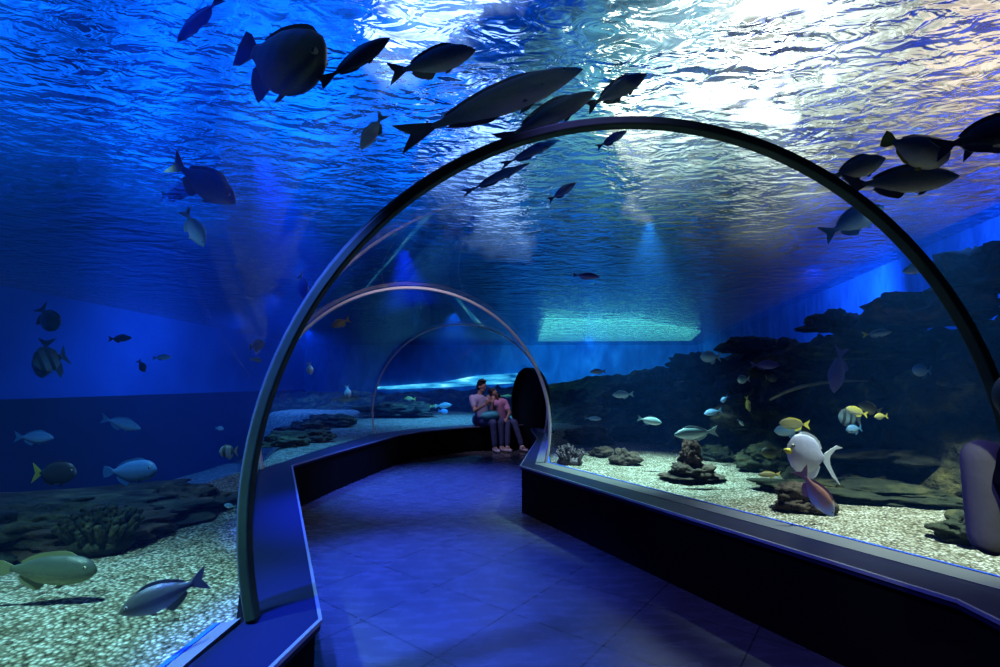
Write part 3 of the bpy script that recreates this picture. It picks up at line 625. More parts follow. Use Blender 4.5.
def fish(label, kind, head, tail, Yh, Yt, m, h=.3, w=.5, tailk='fork', finm=None, tailm=None, bend=0.0, dors=.12, group=None, roll=0.0, cat='fish', name='fish', detail=None, anal=None, mouth=None):
    A, B = at(head[0], head[1], Yh), at(tail[0], tail[1], Yt); ax = A - B; Lg = ax.length; ax.normalize()
    px_len = math.hypot(head[0] - tail[0], head[1] - tail[1]); 
    up = Vector((0, 0, 1)); up = (up - ax * up.dot(ax))
    if up.length < .25:
        up = Vector((-1, 0, .2)); up = up - ax * up.dot(ax)
    up.normalize(); side = up.cross(ax)
    Mx = Matrix((ax, side, up)).transposed().to_4x4()
    if roll: Mx = Mx @ Matrix.Rotation(R(roll), 4, 'X')
    Mx.translation = (A + B) / 2
    tab = PROF['oval' if kind == 'oval' else 'deep' if kind == 'deep' else 'std']
    H = Lg * h * .5; Wd = H * w; bl = .83 if tailk != 'streamer' else .74      # body share of the length
    X = lambda t: Lg * (.5 - t * bl)
    bz = lambda t: bend * Lg * math.sin(max(0, t - .3) * 2.2)   # sideways swim curve
    bm = bmesh.new(); rings = []; nr, ns = (22, 14) if px_len > 22 else (12, 8)
    for i in range(nr + 1):
        t = i / nr; _, a, b, c = interp(tab, t)
        rings.append([bm.verts.new((X(t), bz(t) + math.sin(th) * c * Wd * (1 - .25 * abs(math.cos(th))), (math.cos(th) * (a if math.cos(th) > 0 else b)) * H)) for th in [6.28318 * k / ns for k in range(ns)]])
    for a, b in zip(rings, rings[1:]):
        for k in range(ns): bm.faces.new((a[k], a[(k + 1) % ns], b[(k + 1) % ns], b[k]))
    bm.faces.new(rings[0][::-1]); bm.faces.new(rings[-1])
    bmesh.ops.recalc_face_normals(bm, faces=bm.faces)
    root = obj(name, bm, FM[m][0]); root.matrix_world = Mx; tag(root, label, cat, group)
    fm = FINM[finm or m]; tm = FINM[tailm or finm or m]; th = Lg * .008
    # tail fin
    x0 = X(.97); hp = H * .22; tl = Lg * (.5 - (.5 - bl)) - Lg * bl * .97; tl = x0 + Lg * .5
    if tailk == 'fork': out_ = [(x0, hp), (x0 - tl * .5, H * .62), (x0 - tl, H * .95), (x0 - tl * .82, H * .45), (x0 - tl * .62, 0), (x0 - tl * .82, -H * .45), (x0 - tl, -H * .95), (x0 - tl * .5, -H * .62), (x0, -hp)]
    elif tailk == 'round': out_ = [(x0, hp), (x0 - tl * .5, H * .5), (x0 - tl * .9, H * .55), (x0 - tl, 0), (x0 - tl * .9, -H * .55), (x0 - tl * .5, -H * .5), (x0, -hp)]
    elif tailk == 'streamer': out_ = [(x0, hp), (x0 - tl * .35, H * .5), (x0 - tl * .8, H * .82), (x0 - tl * 1.25, H * .75), (x0 - tl * .75, H * .58), (x0 - tl * .45, H * .2), (x0 - tl * .42, 0), (x0 - tl * .5, -H * .3), (x0 - tl * .85, -H * .75), (x0 - tl * 1.3, -H * 1.25), (x0 - tl * .7, -H * .9), (x0 - tl * .3, -H * .5), (x0, -hp)]
    else: out_ = [(x0, hp), (x0 - tl * .6, H * .62), (x0 - tl, H * .75), (x0 - tl * .92, 0), (x0 - tl, -H * .75), (x0 - tl * .6, -H * .62), (x0, -hp)]
    bt = bz(1.0); ang = math.atan2(bz(1.05) - bz(.92), Lg * bl * .13) * 1.2 if bend else 0
    Tt = Matrix.Translation((x0, bt, 0)) @ Matrix.Rotation(-ang, 4, 'Z') @ Matrix.Translation((-x0, 0, 0))
    plate('tail_fin', out_, th, tm, root, Tt)
    # dorsal and anal fins follow the back and belly
    def edge_fin(nm, t0, t1, hh, sgn, mt):
        lo = []; hi = []
        for i in range(9):
            t = t0 + (t1 - t0) * i / 8; _, a, b, c = interp(tab, t); e = (a if sgn > 0 else b) * H
            k = i / 8; prof = min(1, k * 5) * (1 - .35 * k) if k < .85 else (1 - .35 * k) * (1 - (k - .85) / .15 * .8)
            lo.append((X(t), sgn * e * .9)); hi.append((X(t) - Lg * .03 * k, sgn * (e + hh * Lg * prof)))
        plate(nm, lo + hi[::-1], th, mt, root, Matrix.Translation((0, bz((t0 + t1) / 2), 0)))
    edge_fin('dorsal_fin', .26, .86, dors * .36 * (h / .3) ** .3, 1, fm)
    if px_len > 16: edge_fin('anal_fin', .58, .86, (anal or dors) * h / .3 * .7, -1, fm)
    if px_len > 30:
        for sg in (1, -1):
            _, a, b, c = interp(tab, .30); yy = sg * c * Wd * .82
            T = Matrix.Translation((X(.27), yy, -H * .18)) @ Matrix.Rotation(R(28 * sg), 4, 'Z') @ Matrix.Rotation(R(-20), 4, 'Y')
            pf = spline([(0, H * .10), (-Lg * .07, H * .16), (-Lg * .15, H * .02), (-Lg * .10, -H * .12), (0, -H * .08)], 3)
            plate('pectoral_fin', pf, th, fm, root, Matrix.Translation((0, 0, 0)) @ T)
            bm = bmesh.new(); _, a, b, c = interp(tab, .115); er = H * .105
            bmesh.ops.create_uvsphere(bm, u_segments=12, v_segments=8, radius=er)
            for f in bm.faces:
                if f.calc_center_median().y * sg > er * .75: f.material_index = 1
            bmesh.ops.transform(bm, matrix=Matrix.Translation((X(.115), sg * c * Wd * .80, a * H * .42)), verts=bm.verts)
            obj('eye', bm, [M['eye'], M['pupil']], root)
        T = Matrix.Translation((X(.36), 0, -interp(tab, .36)[2] * H * .9))
        plate('pelvic_fin', [(Lg * .02, 0), (-Lg * .03, -H * .3), (-Lg * .08, -H * .34), (-Lg * .05, 0)], th, fm, root, T)
    if mouth:
        bm = bmesh.new(); bmesh.ops.create_cone(bm, cap_ends=True, segments=10, radius1=H * .20, radius2=H * .07, depth=Lg * .09, matrix=Matrix.Translation((Lg * .485, 0, -H * .02)) @ Matrix.Rotation(R(90), 4, 'Y'))
        tag(obj('snout', bm, FINM[mouth], root), 'bright yellow snout')
    used_fish.append((label, root)); return root

FISH = [
 # overhead, left and centre
 ('dark slender fish angled down at the top left edge', 'std', (177, 42), (222, -4), 2.15, 2.1, 'dark', dict(h=.26)),
 ('big dark round-bodied fish overhead left with small tail', 'deep', (324, 70), (238, 48), 2.25, 2.35, 'dark', dict(h=.66, w=.42, tailk='round')),
 ('black spindle-shaped fish swimming up right beside the big dark round one', 'std', (390, 38), (320, 83), 2.2, 2.25, 'dark', dict(h=.24, tailk='trunc', dors=.05)),
 ('grey snapper overhead between the black spindle fish and the longest fish', 'std', (476, 50), (388, 74), 2.3, 2.35, 'grey', dict(h=.30)),
 ('longest fish, dark backed with pale belly, gliding just above the rib', 'std', (583, 69), (397, 140), 2.45, 2.5, 'grey', dict(h=.17, tailk='fork', dors=.05)),
 ('dark fish half behind the top of the near rib', 'std', (596, 92), (496, 143), 2.75, 2.8, 'grey', dict(h=.20)),
 ('shadowy grey fish right of the half hidden one at the rib top', 'std', (647, 74), (585, 108), 2.8, 2.85, 'grey', dict(h=.27)),
 ('faint blue fish hanging steeply left of the longest fish tail', 'std', (361, 150), (384, 113), 3.2, 3.2, 'blue', dict(h=.32)),
 ('dark brown fish heading down right below the big round one', 'std', (236, 203), (170, 161), 3.4, 3.5, 'olive', dict(h=.31)),
 ('pale blue upright fish under the dark brown fish on the left', 'std', (204, 247), (184, 209), 4.0, 4.0, 'silver', dict(h=.34)),
 ('dim blue fish just behind the dark brown fish on the left', 'std', (192, 192), (160, 196), 5.0, 5.2, 'blue', dict(h=.28)),
 ('greenish fish behind the near rib on the left', 'std', (306, 300), (300, 273), 4.2, 4.3, 'mossy', dict(h=.5)),
 ('small pale fish touching the left of the near rib', 'std', (296, 320), (310, 300), 4.6, 4.6, 'silver', dict(h=.25)),
 ('tiny dark fish left of the near rib, upper one', 'oval', (265, 344), (249, 347), 5.2, 5.2, 'dark', dict(h=.6)),
 ('tiny dim fish left of the near rib, lower one', 'std', (262, 361), (250, 359), 5.5, 5.5, 'olive', dict(h=.4)),
 # left water
 ('barred round fish in pale blue at far left', 'oval', (33, 364), (68, 355), 5.2, 5.4, 'barred', dict(h=.85, w=.3, dors=.2)),
 ('second barred fish tilted above the barred round fish', 'oval', (42, 378), (47, 338), 5.5, 5.5, 'barred', dict(h=.5, w=.3)),
 ('dark blurred fish above the barred pair at far left', 'deep', (56, 330), (40, 306), 6.0, 6.0, 'dark', dict(h=.6)),
 ('small dark fish in mid water on the left', 'std', (132, 338), (108, 339), 6.2, 6.2, 'dark', dict(h=.28)),
 ('small faint blue fish right of the small dark one', 'std', (172, 357), (152, 358), 6.0, 6.0, 'blue', dict(h=.25)),
 ('dim fish on the dark line left of centre', 'std', (145, 372), (138, 360), 6.6, 6.6, 'dark', dict(h=.5)),
 ('bright blue fish above the yellow-tailed tang', 'std', (54, 438), (14, 437), 4.3, 4.3, 'blue', dict(h=.30)),
 ('slim blue fish angled downward over the dark wall', 'std', (141, 429), (101, 418), 5.0, 5.1, 'blue', dict(h=.22)),
 ('dark oval tang with yellow tail base at the left edge', 'oval', (77, 473), (32, 473), 3.3, 3.3, 'tang', dict(h=.47, tailm='yellow_fin', w=.4, dors=.06)),
 ('blue grouper right of the yellow-tailed tang', 'deep', (157, 470), (103, 472), 3.5, 3.55, 'blue', dict(h=.34, tailk='round')),
 ('small pale barred butterflyfish beside the near rib', 'oval', (219, 452), (238, 451), 3.6, 3.6, 'butterfly', dict(h=.62, w=.35)),
 ('tiny blue fish above the butterflyfish', 'oval', (224, 429), (215, 428), 4.6, 4.6, 'blue', dict(h=.5)),
 ('small bright blue fish low beside the near rib', 'std', (224, 505), (236, 507), 3.0, 3.0, 'blue', dict(h=.4)),
 ('large olive grouper with yellow belly resting by the left ledge', 'deep', (97, 571), (-8, 568), 2.15, 2.1, 'mossy', dict(h=.30, w=.55, tailk='round')),
 ('large grey green snapper hovering low over the left gravel', 'std', (118, 614), (208, 576), 1.62, 1.75, 'olive', dict(h=.37, w=.5, bend=.03)),
 # beyond the second vault
 ('small pale fish in blue water left of the small arch, upper one', 'std', (311, 375), (309, 362), 6.5, 6.5, 'silver', dict(h=.5)),
 ('small pale fish in blue water left of the small arch, lower one', 'std', (349, 398), (347, 385), 7.2, 7.2, 'silver', dict(h=.5)),
 ('small striped olive fish inside the arches at upper left', 'std', (331, 327), (350, 319), 5.6, 5.6, 'olive', dict(h=.4)),
 ('thin blue fish above the gravel through the second vault', 'std', (362, 398), (330, 400), 8.6, 8.6, 'silver', dict(h=.16)),
 ('tiny yellow fish inside the small arch', 'std', (404, 399), (416, 399), 13.5, 13.5, 'yellow', dict(h=.4)),
 ('pale blue fish over the far gravel left of the couple', 'std', (452, 405), (435, 406), 13.0, 13.0, 'silver', dict(h=.3)),
 ('tiny greenish fish left of the pale one over far gravel', 'std', (440, 406), (430, 406), 13.6, 13.6, 'yellow', dict(h=.25)),
 ('dark blue fish under the pale one over far gravel', 'deep', (448, 412), (438, 411), 13.2, 13.2, 'blue', dict(h=.5)),
 ('thin yellow fish right behind the seated woman', 'std', (513, 396), (500, 396), 12.6, 12.6, 'yellow', dict(h=.2)),
 # overhead right
 ('plump pale fish with yellow tail above right', 'deep', (948, 160), (882, 138), 2.9, 2.95, 'brown', dict(h=.52, w=.8, tailk='round', finm='yellow_fin', dors=.04)),
 ('large dark fish leaving at the right edge, upper one', 'std', (1040, 118), (932, 150), 2.7, 2.75, 'dark', dict(h=.26)),
 ('large dark fish leaving at the right edge, lower one', 'std', (1048, 122), (958, 152), 2.95, 3.0, 'grey', dict(h=.28)),
 ('grey fish with orange tail crossing the near rib', 'std', (886, 158), (824, 180), 3.1, 3.15, 'grey', dict(h=.34, tailm='orange_fin')),
 ('big grey fish just under the plump pale one', 'std', (960, 176), (842, 186), 3.0, 3.05, 'grey', dict(h=.24)),
 ('blue grey fish under the orange-tailed one at the rib', 'std', (884, 206), (822, 236), 3.6, 3.7, 'blue', dict(h=.36)),
 ('small grey fish against blue wall beside the near rib', 'std', (902, 272), (936, 264), 4.2, 4.2, 'grey', dict(h=.28)),
 # inside the right water
 ('slim blue fish with orange snout just under the rib top', 'std', (627, 131), (596, 148), 3.6, 3.7, 'snouty', dict(h=.26)),
 ('slim blue fish with orange snout lower inside the rib, left one', 'std', (576, 183), (548, 201), 4.2, 4.3, 'snouty', dict(h=.26)),
 ('long slender blue fish shape for a reflection streak rising right under the rib', 'std', (560, 140), (500, 166), 3.8, 3.9, 'blue', dict(h=.14)),  # fish body modelled in place of a reflection streak
 ('long thin dark blue fish shape for a reflection streak inside the rib crown', 'std', (530, 163), (462, 194), 4.0, 4.1, 'blue', dict(h=.11)),  # second reflection streak given the shape of a fish
 ('slim violet fish near the surface right of the second arch', 'std', (600, 277), (572, 275), 6.4, 6.4, 'violet', dict(h=.22)),
 ('silver blue fish hanging over the far reef', 'std', (612, 395), (634, 394), 6.9, 6.9, 'silver', dict(h=.32)),
 ('silver fish above the brown dome boulder', 'std', (662, 423), (637, 418), 5.3, 5.3, 'silver', dict(h=.30)),
 ('slim silver cyan fish heading left above the conical rock', 'std', (674, 435), (718, 431), 4.6, 4.6, 'silver', dict(h=.27)),
 ('faint small fish over the far gravel right of the second arch', 'std', (602, 419), (584, 418), 6.7, 6.7, 'blue', dict(h=.22)),
 ('oval pale fish at the left end of the reef crest', 'oval', (700, 357), (721, 357), 6.6, 6.6, 'silver', dict(h=.5)),
 ('slender violet blue fish in front of the dark reef', 'std', (780, 365), (750, 365), 5.6, 5.6, 'violet', dict(h=.28)),
 ('small round pale fish below the slender violet blue one', 'oval', (737, 380), (750, 379), 5.8, 5.8, 'silver', dict(h=.6)),
 ('second small round dim fish right of the pale one', 'oval', (777, 379), (765, 378), 5.9, 5.9, 'olive', dict(h=.6)),
 ('violet fish diving head down in front of the reef', 'std', (834, 393), (842, 347), 4.3, 4.3, 'violet', dict(h=.32)),
 ('slender pale fish with yellow tail high on the reef', 'std', (892, 332), (862, 335), 4.6, 4.6, 'silver', dict(h=.22, tailm='yellow_fin')),
 ('small blue oval fish right of the yellow-tailed reef fish', 'oval', (912, 370), (932, 371), 4.3, 4.3, 'blue', dict(h=.6)),
 ('dim small fish under the blue oval one near the rib', 'std', (936, 383), (958, 381), 4.2, 4.2, 'olive', dict(h=.35)),
 ('blue fish under the yellow brown one of the surgeon pair', 'oval', (774, 431), (803, 430), 4.3, 4.3, 'blue', dict(h=.36, w=.35)),
 ('yellow brown surgeonfish above the blue one', 'oval', (779, 423), (810, 425), 4.1, 4.1, 'gold', dict(h=.32, w=.35, finm='yellow')),
 ('white surgeonfish with yellow snout and crescent tail', 'oval', (786, 450), (838, 461), 3.25, 3.35, 'white', dict(h=.58, w=.25, tailk='streamer', finm='white_fin', mouth='yellow_fin', dors=.10)),
 ('pinkish fish with pale blue head diving over the round boulder', 'std', (833, 517), (799, 468), 3.0, 3.05, 'pink', dict(h=.34)),
 ('yellow and white fish in front of the dark reef, upper of a cluster', 'oval', (846, 408), (868, 415), 4.0, 4.0, 'yellow', dict(h=.32, w=.35)),
 ('olive fish behind the yellow and white one', 'oval', (858, 404), (882, 412), 4.3, 4.3, 'gold', dict(h=.4, w=.35)),
 ('dark round fish left under the yellow cluster', 'oval', (838, 416), (862, 420), 4.15, 4.15, 'barred', dict(h=.7, w=.35)),
 ('small yellow fish right of the yellow cluster', 'std', (874, 417), (888, 416), 4.0, 4.0, 'yellow', dict(h=.45)),
 ('small blue fish below the yellow cluster', 'oval', (846, 430), (862, 428), 4.1, 4.1, 'blue', dict(h=.5)),
 ('small yellow green fish standing on end above the silver cyan one', 'std', (750, 412), (746, 396), 5.2, 5.2, 'yellow', dict(h=.3)),
 ('blue fish hovering left of the upright yellow green one', 'std', (704, 414), (722, 410), 5.6, 5.6, 'blue', dict(h=.35)),
 ('small bright blue fish above the surgeon pair', 'oval', (721, 402), (728, 396), 5.4, 5.4, 'blue', dict(h=.5)),
 ('small pale fish angled between silver cyan fish and surgeon pair', 'std', (744, 426), (737, 419), 5.0, 5.0, 'silver', dict(h=.3)),
 ('dim green fish behind the white surgeonfish snout', 'oval', (761, 452), (782, 454), 4.4, 4.4, 'mossy', dict(h=.5)),
 ('olive fish low over gravel left of the round boulder', 'std', (758, 475), (781, 474), 4.0, 4.0, 'gold', dict(h=.25)),
 ('faint grey fish on the slope above the silver blue one', 'std', (590, 372), (606, 371), 7.6, 7.6, 'grey', dict(h=.3)),
]
for lb, k, hd, tl, yh, yt, mm, kw in FISH: fish(lb, k, hd, tl, yh, yt, mm, **kw)

# ------------------------------------------------------------------ people: bodies grown as one surface from joints
def grow(segs, blobs=(), voxel=.012, name='body', m=None, parent=None, smooth=2):
    bm = bmesh.new()
    for p, q, r0, r1 in segs:
        p = Vector(p); q = Vector(q); d = q - p; ln = max(d.length, 1e-4)
        bmesh.ops.create_icosphere(bm, subdivisions=2, radius=r0, matrix=Matrix.Translation(p))
        bmesh.ops.create_icosphere(bm, subdivisions=2, radius=r1, matrix=Matrix.Translation(q))
        bmesh.ops.create_cone(bm, cap_ends=True, segments=16, radius1=r0, radius2=r1, depth=ln, matrix=Matrix.Translation((p + q) / 2) @ d.to_track_quat('Z', 'Y').to_matrix().to_4x4())
    for c, s_, rot in blobs:
        bmesh.ops.create_icosphere(bm, subdivisions=3, radius=1, matrix=Matrix.Translation(c) @ rot.to_4x4() @ Matrix.Diagonal((*s_, 1)))
    me = bpy.data.meshes.new('tmp'); bm.to_mesh(me); bm.free(); o = bpy.data.objects.new('tmp', me); COL.objects.link(o)
    rm = o.modifiers.new('r', 'REMESH'); rm.mode = 'VOXEL'; rm.voxel_size = voxel
    sm = o.modifiers.new('s', 'SMOOTH'); sm.iterations = smooth; sm.factor = .5
    dg = bpy.context.evaluated_depsgraph_get(); dg.update()
    me2 = bpy.data.meshes.new_from_object(o.evaluated_get(dg)); bpy.data.objects.remove(o); me2.name = name
    me2.materials.clear()
    if m: me2.materials.append(m)
    for p in me2.polygons: p.use_smooth = True
    r = bpy.data.objects.new(name, me2); COL.objects.link(r)
    if parent: r.parent = parent
    return r
I3 = Matrix.Identity(3)
def frame(fwd, up=(0, 0, 1)):
    f = Vector(fwd).normalized(); u = Vector(up); u = (u - f * u.dot(f)).normalized(); l = u.cross(f)   # columns: forward, left, up
    return Matrix((f, l, u)).transposed()
def head_blobs(c, fr, k=1.0):
    c = Vector(c); P = lambda x, y, z: c + fr @ Vector((x * k, y * k, z * k))
    return [(P(0, 0, .02), (.095 * k, .075 * k, .10 * k), fr), (P(.03, 0, -.055), (.062 * k, .052 * k, .062 * k), fr), (P(.098, 0, -.01), (.016 * k, .012 * k, .024 * k), fr),
            (P(0, .076, -.01), (.018 * k, .010 * k, .028 * k), fr), (P(0, -.076, -.01), (.018 * k, .010 * k, .028 * k), fr), (P(.082, 0, -.05), (.014 * k, .026 * k, .010 * k), fr)]
def face(root, c, fr, k=1.0):
    c = Vector(c)
    for sg in (1, -1):
        bm = bmesh.new(); bmesh.ops.create_uvsphere(bm, u_segments=10, v_segments=8, radius=.011 * k)
        for f in bm.faces:
            if f.calc_center_median().x > .006 * k: f.material_index = 1
        o = obj('eye', bm, [M['eyewhite'], M['pupil']], root); o.matrix_local = Matrix.Translation(c + fr @ Vector((.084 * k, .03 * k * sg, .012 * k))) @ fr.to_4x4()
    grow([(c + fr @ Vector((.094 * k, -.02 * k, -.052 * k)), c + fr @ Vector((.094 * k, .02 * k, -.052 * k)), .005 * k, .005 * k)], voxel=.003, name='mouth', m=M['lip'], parent=root, smooth=1)
def hand(wrist, fdir, palm, k=1.0):
    """segments of a hand: palm block, four unequal bent fingers and a thumb from the side."""
    w = Vector(wrist); f = Vector(fdir).normalized(); n = Vector(palm); n = (n - f * n.dot(f)).normalized(); s_ = f.cross(n)
    sg = []
    for i, (o_, ln) in enumerate(((-.030, .060), (-.010, .072), (.010, .068), (.029, .052))):
        a = w + f * .02 * k + s_ * o_ * .5 * k; b = w + f * .085 * k + s_ * o_ * k; c = b + (f * .8 + n * .5).normalized() * ln * .5 * k; d = c + (f * .35 + n * .9).normalized() * ln * .45 * k
        sg += [(a, b, .014 * k, .010 * k), (b, c, .0095 * k, .008 * k), (c, d, .008 * k, .007 * k)]
    a = w + f * .02 * k - s_ * .015 * k; b = a + (f * .6 - s_ * .7).normalized() * .045 * k; sg += [(a, b, .013 * k, .010 * k), (b, b + (f * .8 + n * .4).normalized() * .032 * k, .010 * k, .008 * k)]
    return sg
M['skin'] = mat('skin', (.42, .25, .17), .55); M['eyewhite'] = mat('eye_white', (.8, .8, .8), .3); M['lip'] = mat('lips', (.35, .12, .10), .5)
M['hair'] = noisy('black_hair', [(.3, (.006, .005, .005)), (.7, (.016, .013, .012))], scale=30, rough=.5, bump=.5, bscale=60, bdist=.005, stretch=(1, 1, .2))
M['shirt_man'] = noisy('pale_lilac_cloth', [(.3, (.34, .33, .46)), (.7, (.46, .45, .58))], scale=5, rough=.9, bump=.3, bscale=12, bdist=.02)
M['shirt_woman'] = noisy('pink_cloth', [(.3, (.62, .30, .46)), (.7, (.78, .42, .58))], scale=5, rough=.9, bump=.3, bscale=12, bdist=.02)
M['jeans'] = noisy('blue_denim', [(.3, (.05, .07, .16)), (.7, (.09, .12, .24))], scale=9, rough=.9, bump=.3, bscale=14, bdist=.01)
M['shoe'] = mat('white_shoe', (.75, .72, .78), .6); M['black_cloth'] = mat('black_cloth', (.008, .008, .010), .9, spec=.1)
M['mauve'] = noisy('mauve_cloth', [(.3, (.17, .18, .13)), (.7, (.24, .25, .18))], scale=5, rough=.9, bump=.3, bscale=10, bdist=.02)
M['teal_bag'] = noisy('turquoise_cloth', [(.3, (.05, .42, .50)), (.7, (.10, .55, .60))], scale=6, rough=.8, bump=.4, bscale=9, bdist=.02)

def seated(name, label, hip, lat, knees, feet, chest, neck, headc, look, arms, shirt, k=1.0, longhair=False):
    """hip centre, sideways unit vector (to the person's left), joint positions; arms = [(shoulder, elbow, wrist, fingers dir, palm)]"""
    hip = Vector(hip); lat = Vector(lat).normalized(); hl = hip + lat * .09 * k; hr = hip - lat * .09 * k
    chest = Vector(chest); neck = Vector(neck); headc = Vector(headc); fr = frame(look, (headc - neck).normalized())
    segs = [(hip, chest, .13 * k, .12 * k), (hl, hr, .125 * k, .125 * k), (chest - lat * .09 * k, chest + lat * .09 * k, .105 * k, .105 * k), (chest, neck, .09 * k, .055 * k), (neck, headc, .052 * k, .05 * k)]
    legs = []
    for h_, kn, ft in ((hl, knees[0], feet[0]), (hr, knees[1], feet[1])):
        kn = Vector(kn); ft = Vector(ft[0]); legs += [(h_, kn, .088 * k, .062 * k), (kn, ft, .058 * k, .040 * k)]
    segs += legs; hs = []
    for sh, el, wr, fd, pm in arms:
        segs += [(Vector(sh), Vector(el), .050 * k, .040 * k), (Vector(el), Vector(wr), .038 * k, .027 * k)] + hand(wr, fd, pm, k)
    for (kn, ft) in zip(knees, feet):
        a = Vector(ft[0]); t = Vector(ft[1]); segs.append((a, t, .035 * k, .025 * k))
    root = grow(segs, head_blobs(headc, fr, k), .009, name, M['skin']); tag(root, label, 'person')
    face(root, headc, fr, k)
    sh_ = [(hip + Vector((0, 0, .06)), chest, .145 * k, .138 * k), (chest - lat * .10 * k, chest + lat * .10 * k, .118 * k, .118 * k), (chest, chest + (neck - chest) * .55, .10 * k, .075 * k)]
    for sh, el, wr, fd, pm in arms: sh_.append((Vector(sh), Vector(sh) + (Vector(el) - Vector(sh)) * (.62 if shirt is not M['mauve'] else 1.0), .066 * k, .060 * k))
    grow(sh_, voxel=.012, name='shirt', m=shirt, parent=root)
    jl = [(hl, hr, .14 * k, .14 * k)]
    for h_, kn, ft in ((hl, knees[0], feet[0]), (hr, knees[1], feet[1])):
        kn = Vector(kn); f0 = Vector(ft[0]); jl += [(h_, kn, .102 * k, .076 * k), (kn, kn + (f0 - kn) * .88, .072 * k, .058 * k)]
    grow(jl, voxel=.012, name='jeans', m=M['jeans'], parent=root)
    for ft in feet:
        a = Vector(ft[0]); t = Vector(ft[1]); t2 = Vector((t.x, t.y, .035)); a2 = Vector((a.x, a.y, .045)); bk = (a2 - t2).normalized() * .03
        grow([(a2 + bk, t2, .042 * k, .034 * k), (a2, a, .042, .045)], voxel=.009, name='shoe', m=M['shoe'], parent=root)
    P = lambda x, y, z: headc + fr @ Vector((x * k, y * k, z * k))
    hb = [(P(-.02, 0, .05), (.102 * k, .088 * k, .095 * k), fr), (P(-.05, 0, -.01), (.072 * k, .084 * k, .085 * k), fr)]
    if not longhair: hb += [(P(.03 * math.cos(a), .05 * math.sin(a), .125 + .01 * math.sin(a * 3)), (.05 * k, .045 * k, .03 * k), fr) for a in (0, 1.3, 2.6, 3.9, 5.2)]
    else: hb += [(P(-.07, .0, -.10), (.055 * k, .085 * k, .13 * k), fr), (P(-.085, -.01, -.22), (.045 * k, .07 * k, .12 * k), fr), (P(-.02, .075, -.08), (.05 * k, .025 * k, .11 * k), fr)]
    grow([], hb, .01, 'hair', M['hair'], root)
    return root
man = seated('person', 'seated man in pale shirt and jeans on the ledge, turquoise bag on lap', (-.36, 9.94, .60), (.87, .50, 0),
    [(.03, 9.74, .56), (-.13, 9.60, .56)], [((.03, 9.70, .09), (.14, 9.58, .035)), ((-.10, 9.58, .09), (-.02, 9.44, .035))],
    (-.42, 9.93, 1.00), (-.40, 9.90, 1.17), (-.375, 9.88, 1.275), (.75, -.62, -.18),
    [((-.27, 9.99, 1.05), (-.12, 9.86, .84), (-.20, 9.72, .98), (-.2, .1, 1), (-.3, .3, 0)), ((-.57, 9.86, 1.05), (-.50, 9.70, .80), (-.30, 9.60, .92), (.6, -.1, .7), (0, .8, .2))], M['shirt_man'])
woman = seated('person', 'seated woman in pink top leaning on the man in pale shirt', (.02, 10.08, .58), (.90, .43, 0),
    [(.30, 9.86, .54), (.16, 9.78, .55)], [((.44, 9.72, .09), (.53, 9.60, .035)), ((.15, 9.66, .09), (.21, 9.53, .035))],
    (-.03, 10.0, .93), (-.08, 9.96, 1.06), (-.125, 9.92, 1.135), (.45, -.85, -.05),
    [((.10, 10.04, .96), (.20, 9.94, .74), (.14, 9.82, .64), (-.3, -.8, -.3), (0, 0, -1)), ((-.15, 9.92, .94), (-.16, 9.74, .78), (-.14, 9.68, .98), (0, .1, 1), (.1, .8, 0))], M['shirt_woman'], k=.92, longhair=True)
# turquoise bag on the man's lap
fr = frame((.5, -.85, 0))
bag = grow([], [((-.20, 9.66, .70), (.085, .215, .085), fr)], .01, 'bag', M['teal_bag'])
tag(bag, "turquoise cloth bag lying across the seated man's lap", 'bag')
grow([((-.36, 9.60, .76), (-.20, 9.68, .80), .012, .012), ((-.20, 9.68, .80), (-.02, 9.72, .76), .012, .012)], voxel=.008, name='strap', m=M['teal_bag'], parent=bag)

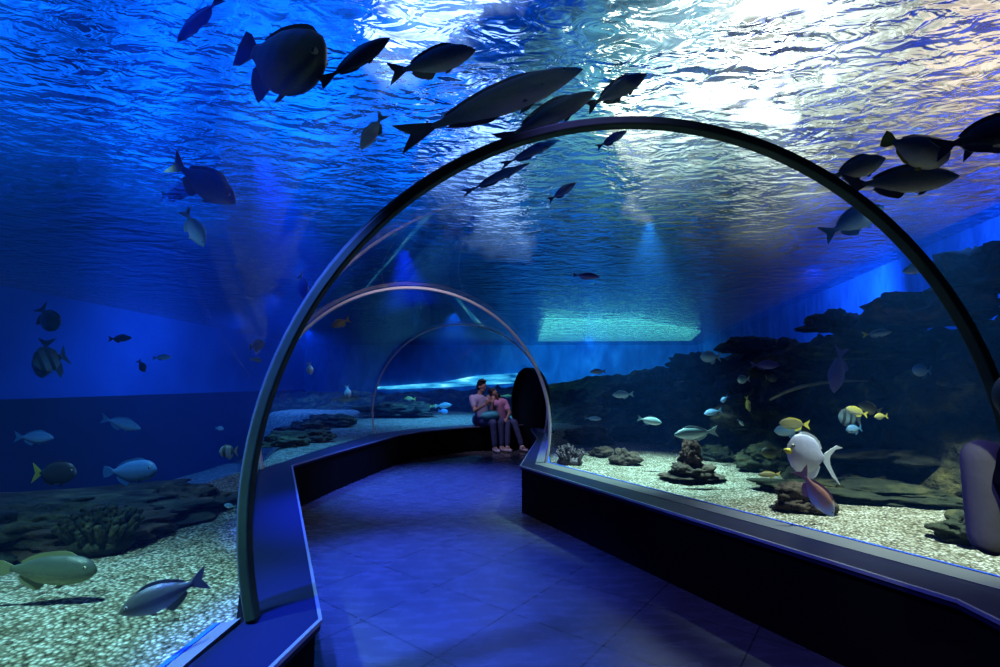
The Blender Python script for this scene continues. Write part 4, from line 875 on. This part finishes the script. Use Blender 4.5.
# person sitting on the right ledge, mostly outside the frame
sitter = seated('person', 'person with black hair and mauve sleeve cropped by the right edge', (2.02, 1.62, .60), (.83, -.55, 0),
    [(1.86, 1.17, .56), (1.70, 1.27, .56)], [((1.72, 1.08, .09), (1.66, .97, .035)), ((1.56, 1.20, .09), (1.49, 1.09, .035))],
    (1.86, 1.60, 1.00), (1.76, 1.56, 1.15), (1.70, 1.53, 1.25), (-.55, -.80, -.25),
    [((2.03, 1.53, 1.06), (2.02, 1.36, .80), (1.86, 1.20, .66), (-.5, -.8, -.1), (0, 0, -1)), ((1.69, 1.71, 1.09), (1.68, 1.71, .82), (1.86, 1.50, .70), (.1, -1, -.1), (0, 0, -1))], M['mauve'], longhair=True)
grow([((1.98, 1.60, .66), (1.80, 1.59, 1.02), .165, .165), ((1.76, 1.58, 1.08), (1.78, 1.56, 1.12), .12, .11)], voxel=.012, name='vest', m=M['black_cloth'], parent=sitter)

# ------------------------------------------------------------------ haze hanging in the water
def haze():
    m = bpy.data.materials.new('blue_water_haze'); m.use_nodes = True; t = m.node_tree; t.nodes.clear()
    o = nd(t, 'ShaderNodeOutputMaterial'); v = nd(t, 'ShaderNodeVolumeScatter'); v.inputs['Color'].default_value = (.03, .24, 1, 1)
    v.inputs['Density'].default_value = .017; v.inputs['Anisotropy'].default_value = .2; t.links.new(v.outputs[0], o.inputs['Volume'])
    bm = bmesh.new(); prism_path(bm, [[(-9.75, -4.95, z), (5.4, -4.95, z), (5.6, 5.0, z), (9.95, 24.35, z), (-9.75, 24.35, z)] for z in (-1.55, WS - .01)])
    rings = []      # the dry air of the tunnel is cut out of the water
    for k in ('T0', 'T1', 'T2', 'T3', 'T3b', 'T3c', 'T4'):
        ps = arch_pts(*ST[k], 40, .004); rings.append([(p.x, p.y, p.z) for p in ps] + [(ST[k][1][0], ST[k][1][1], .05), (ST[k][0][0], ST[k][0][1], .05)])
    prism_path(bm, rings)
    bmesh.ops.recalc_face_normals(bm, faces=bm.faces)
    for f in bm.faces:
        if len(f.verts) == 4 and all(abs(v.co.x) < 3.2 and v.co.z > 0 and v.co.z < 2.7 for v in f.verts) or len(f.verts) > 6: f.normal_flip()
    tag(obj('water_haze', bm, m, smooth=False), 'faint blue haze hanging in the water of the whole tank', 'haze', kind='stuff')
haze()
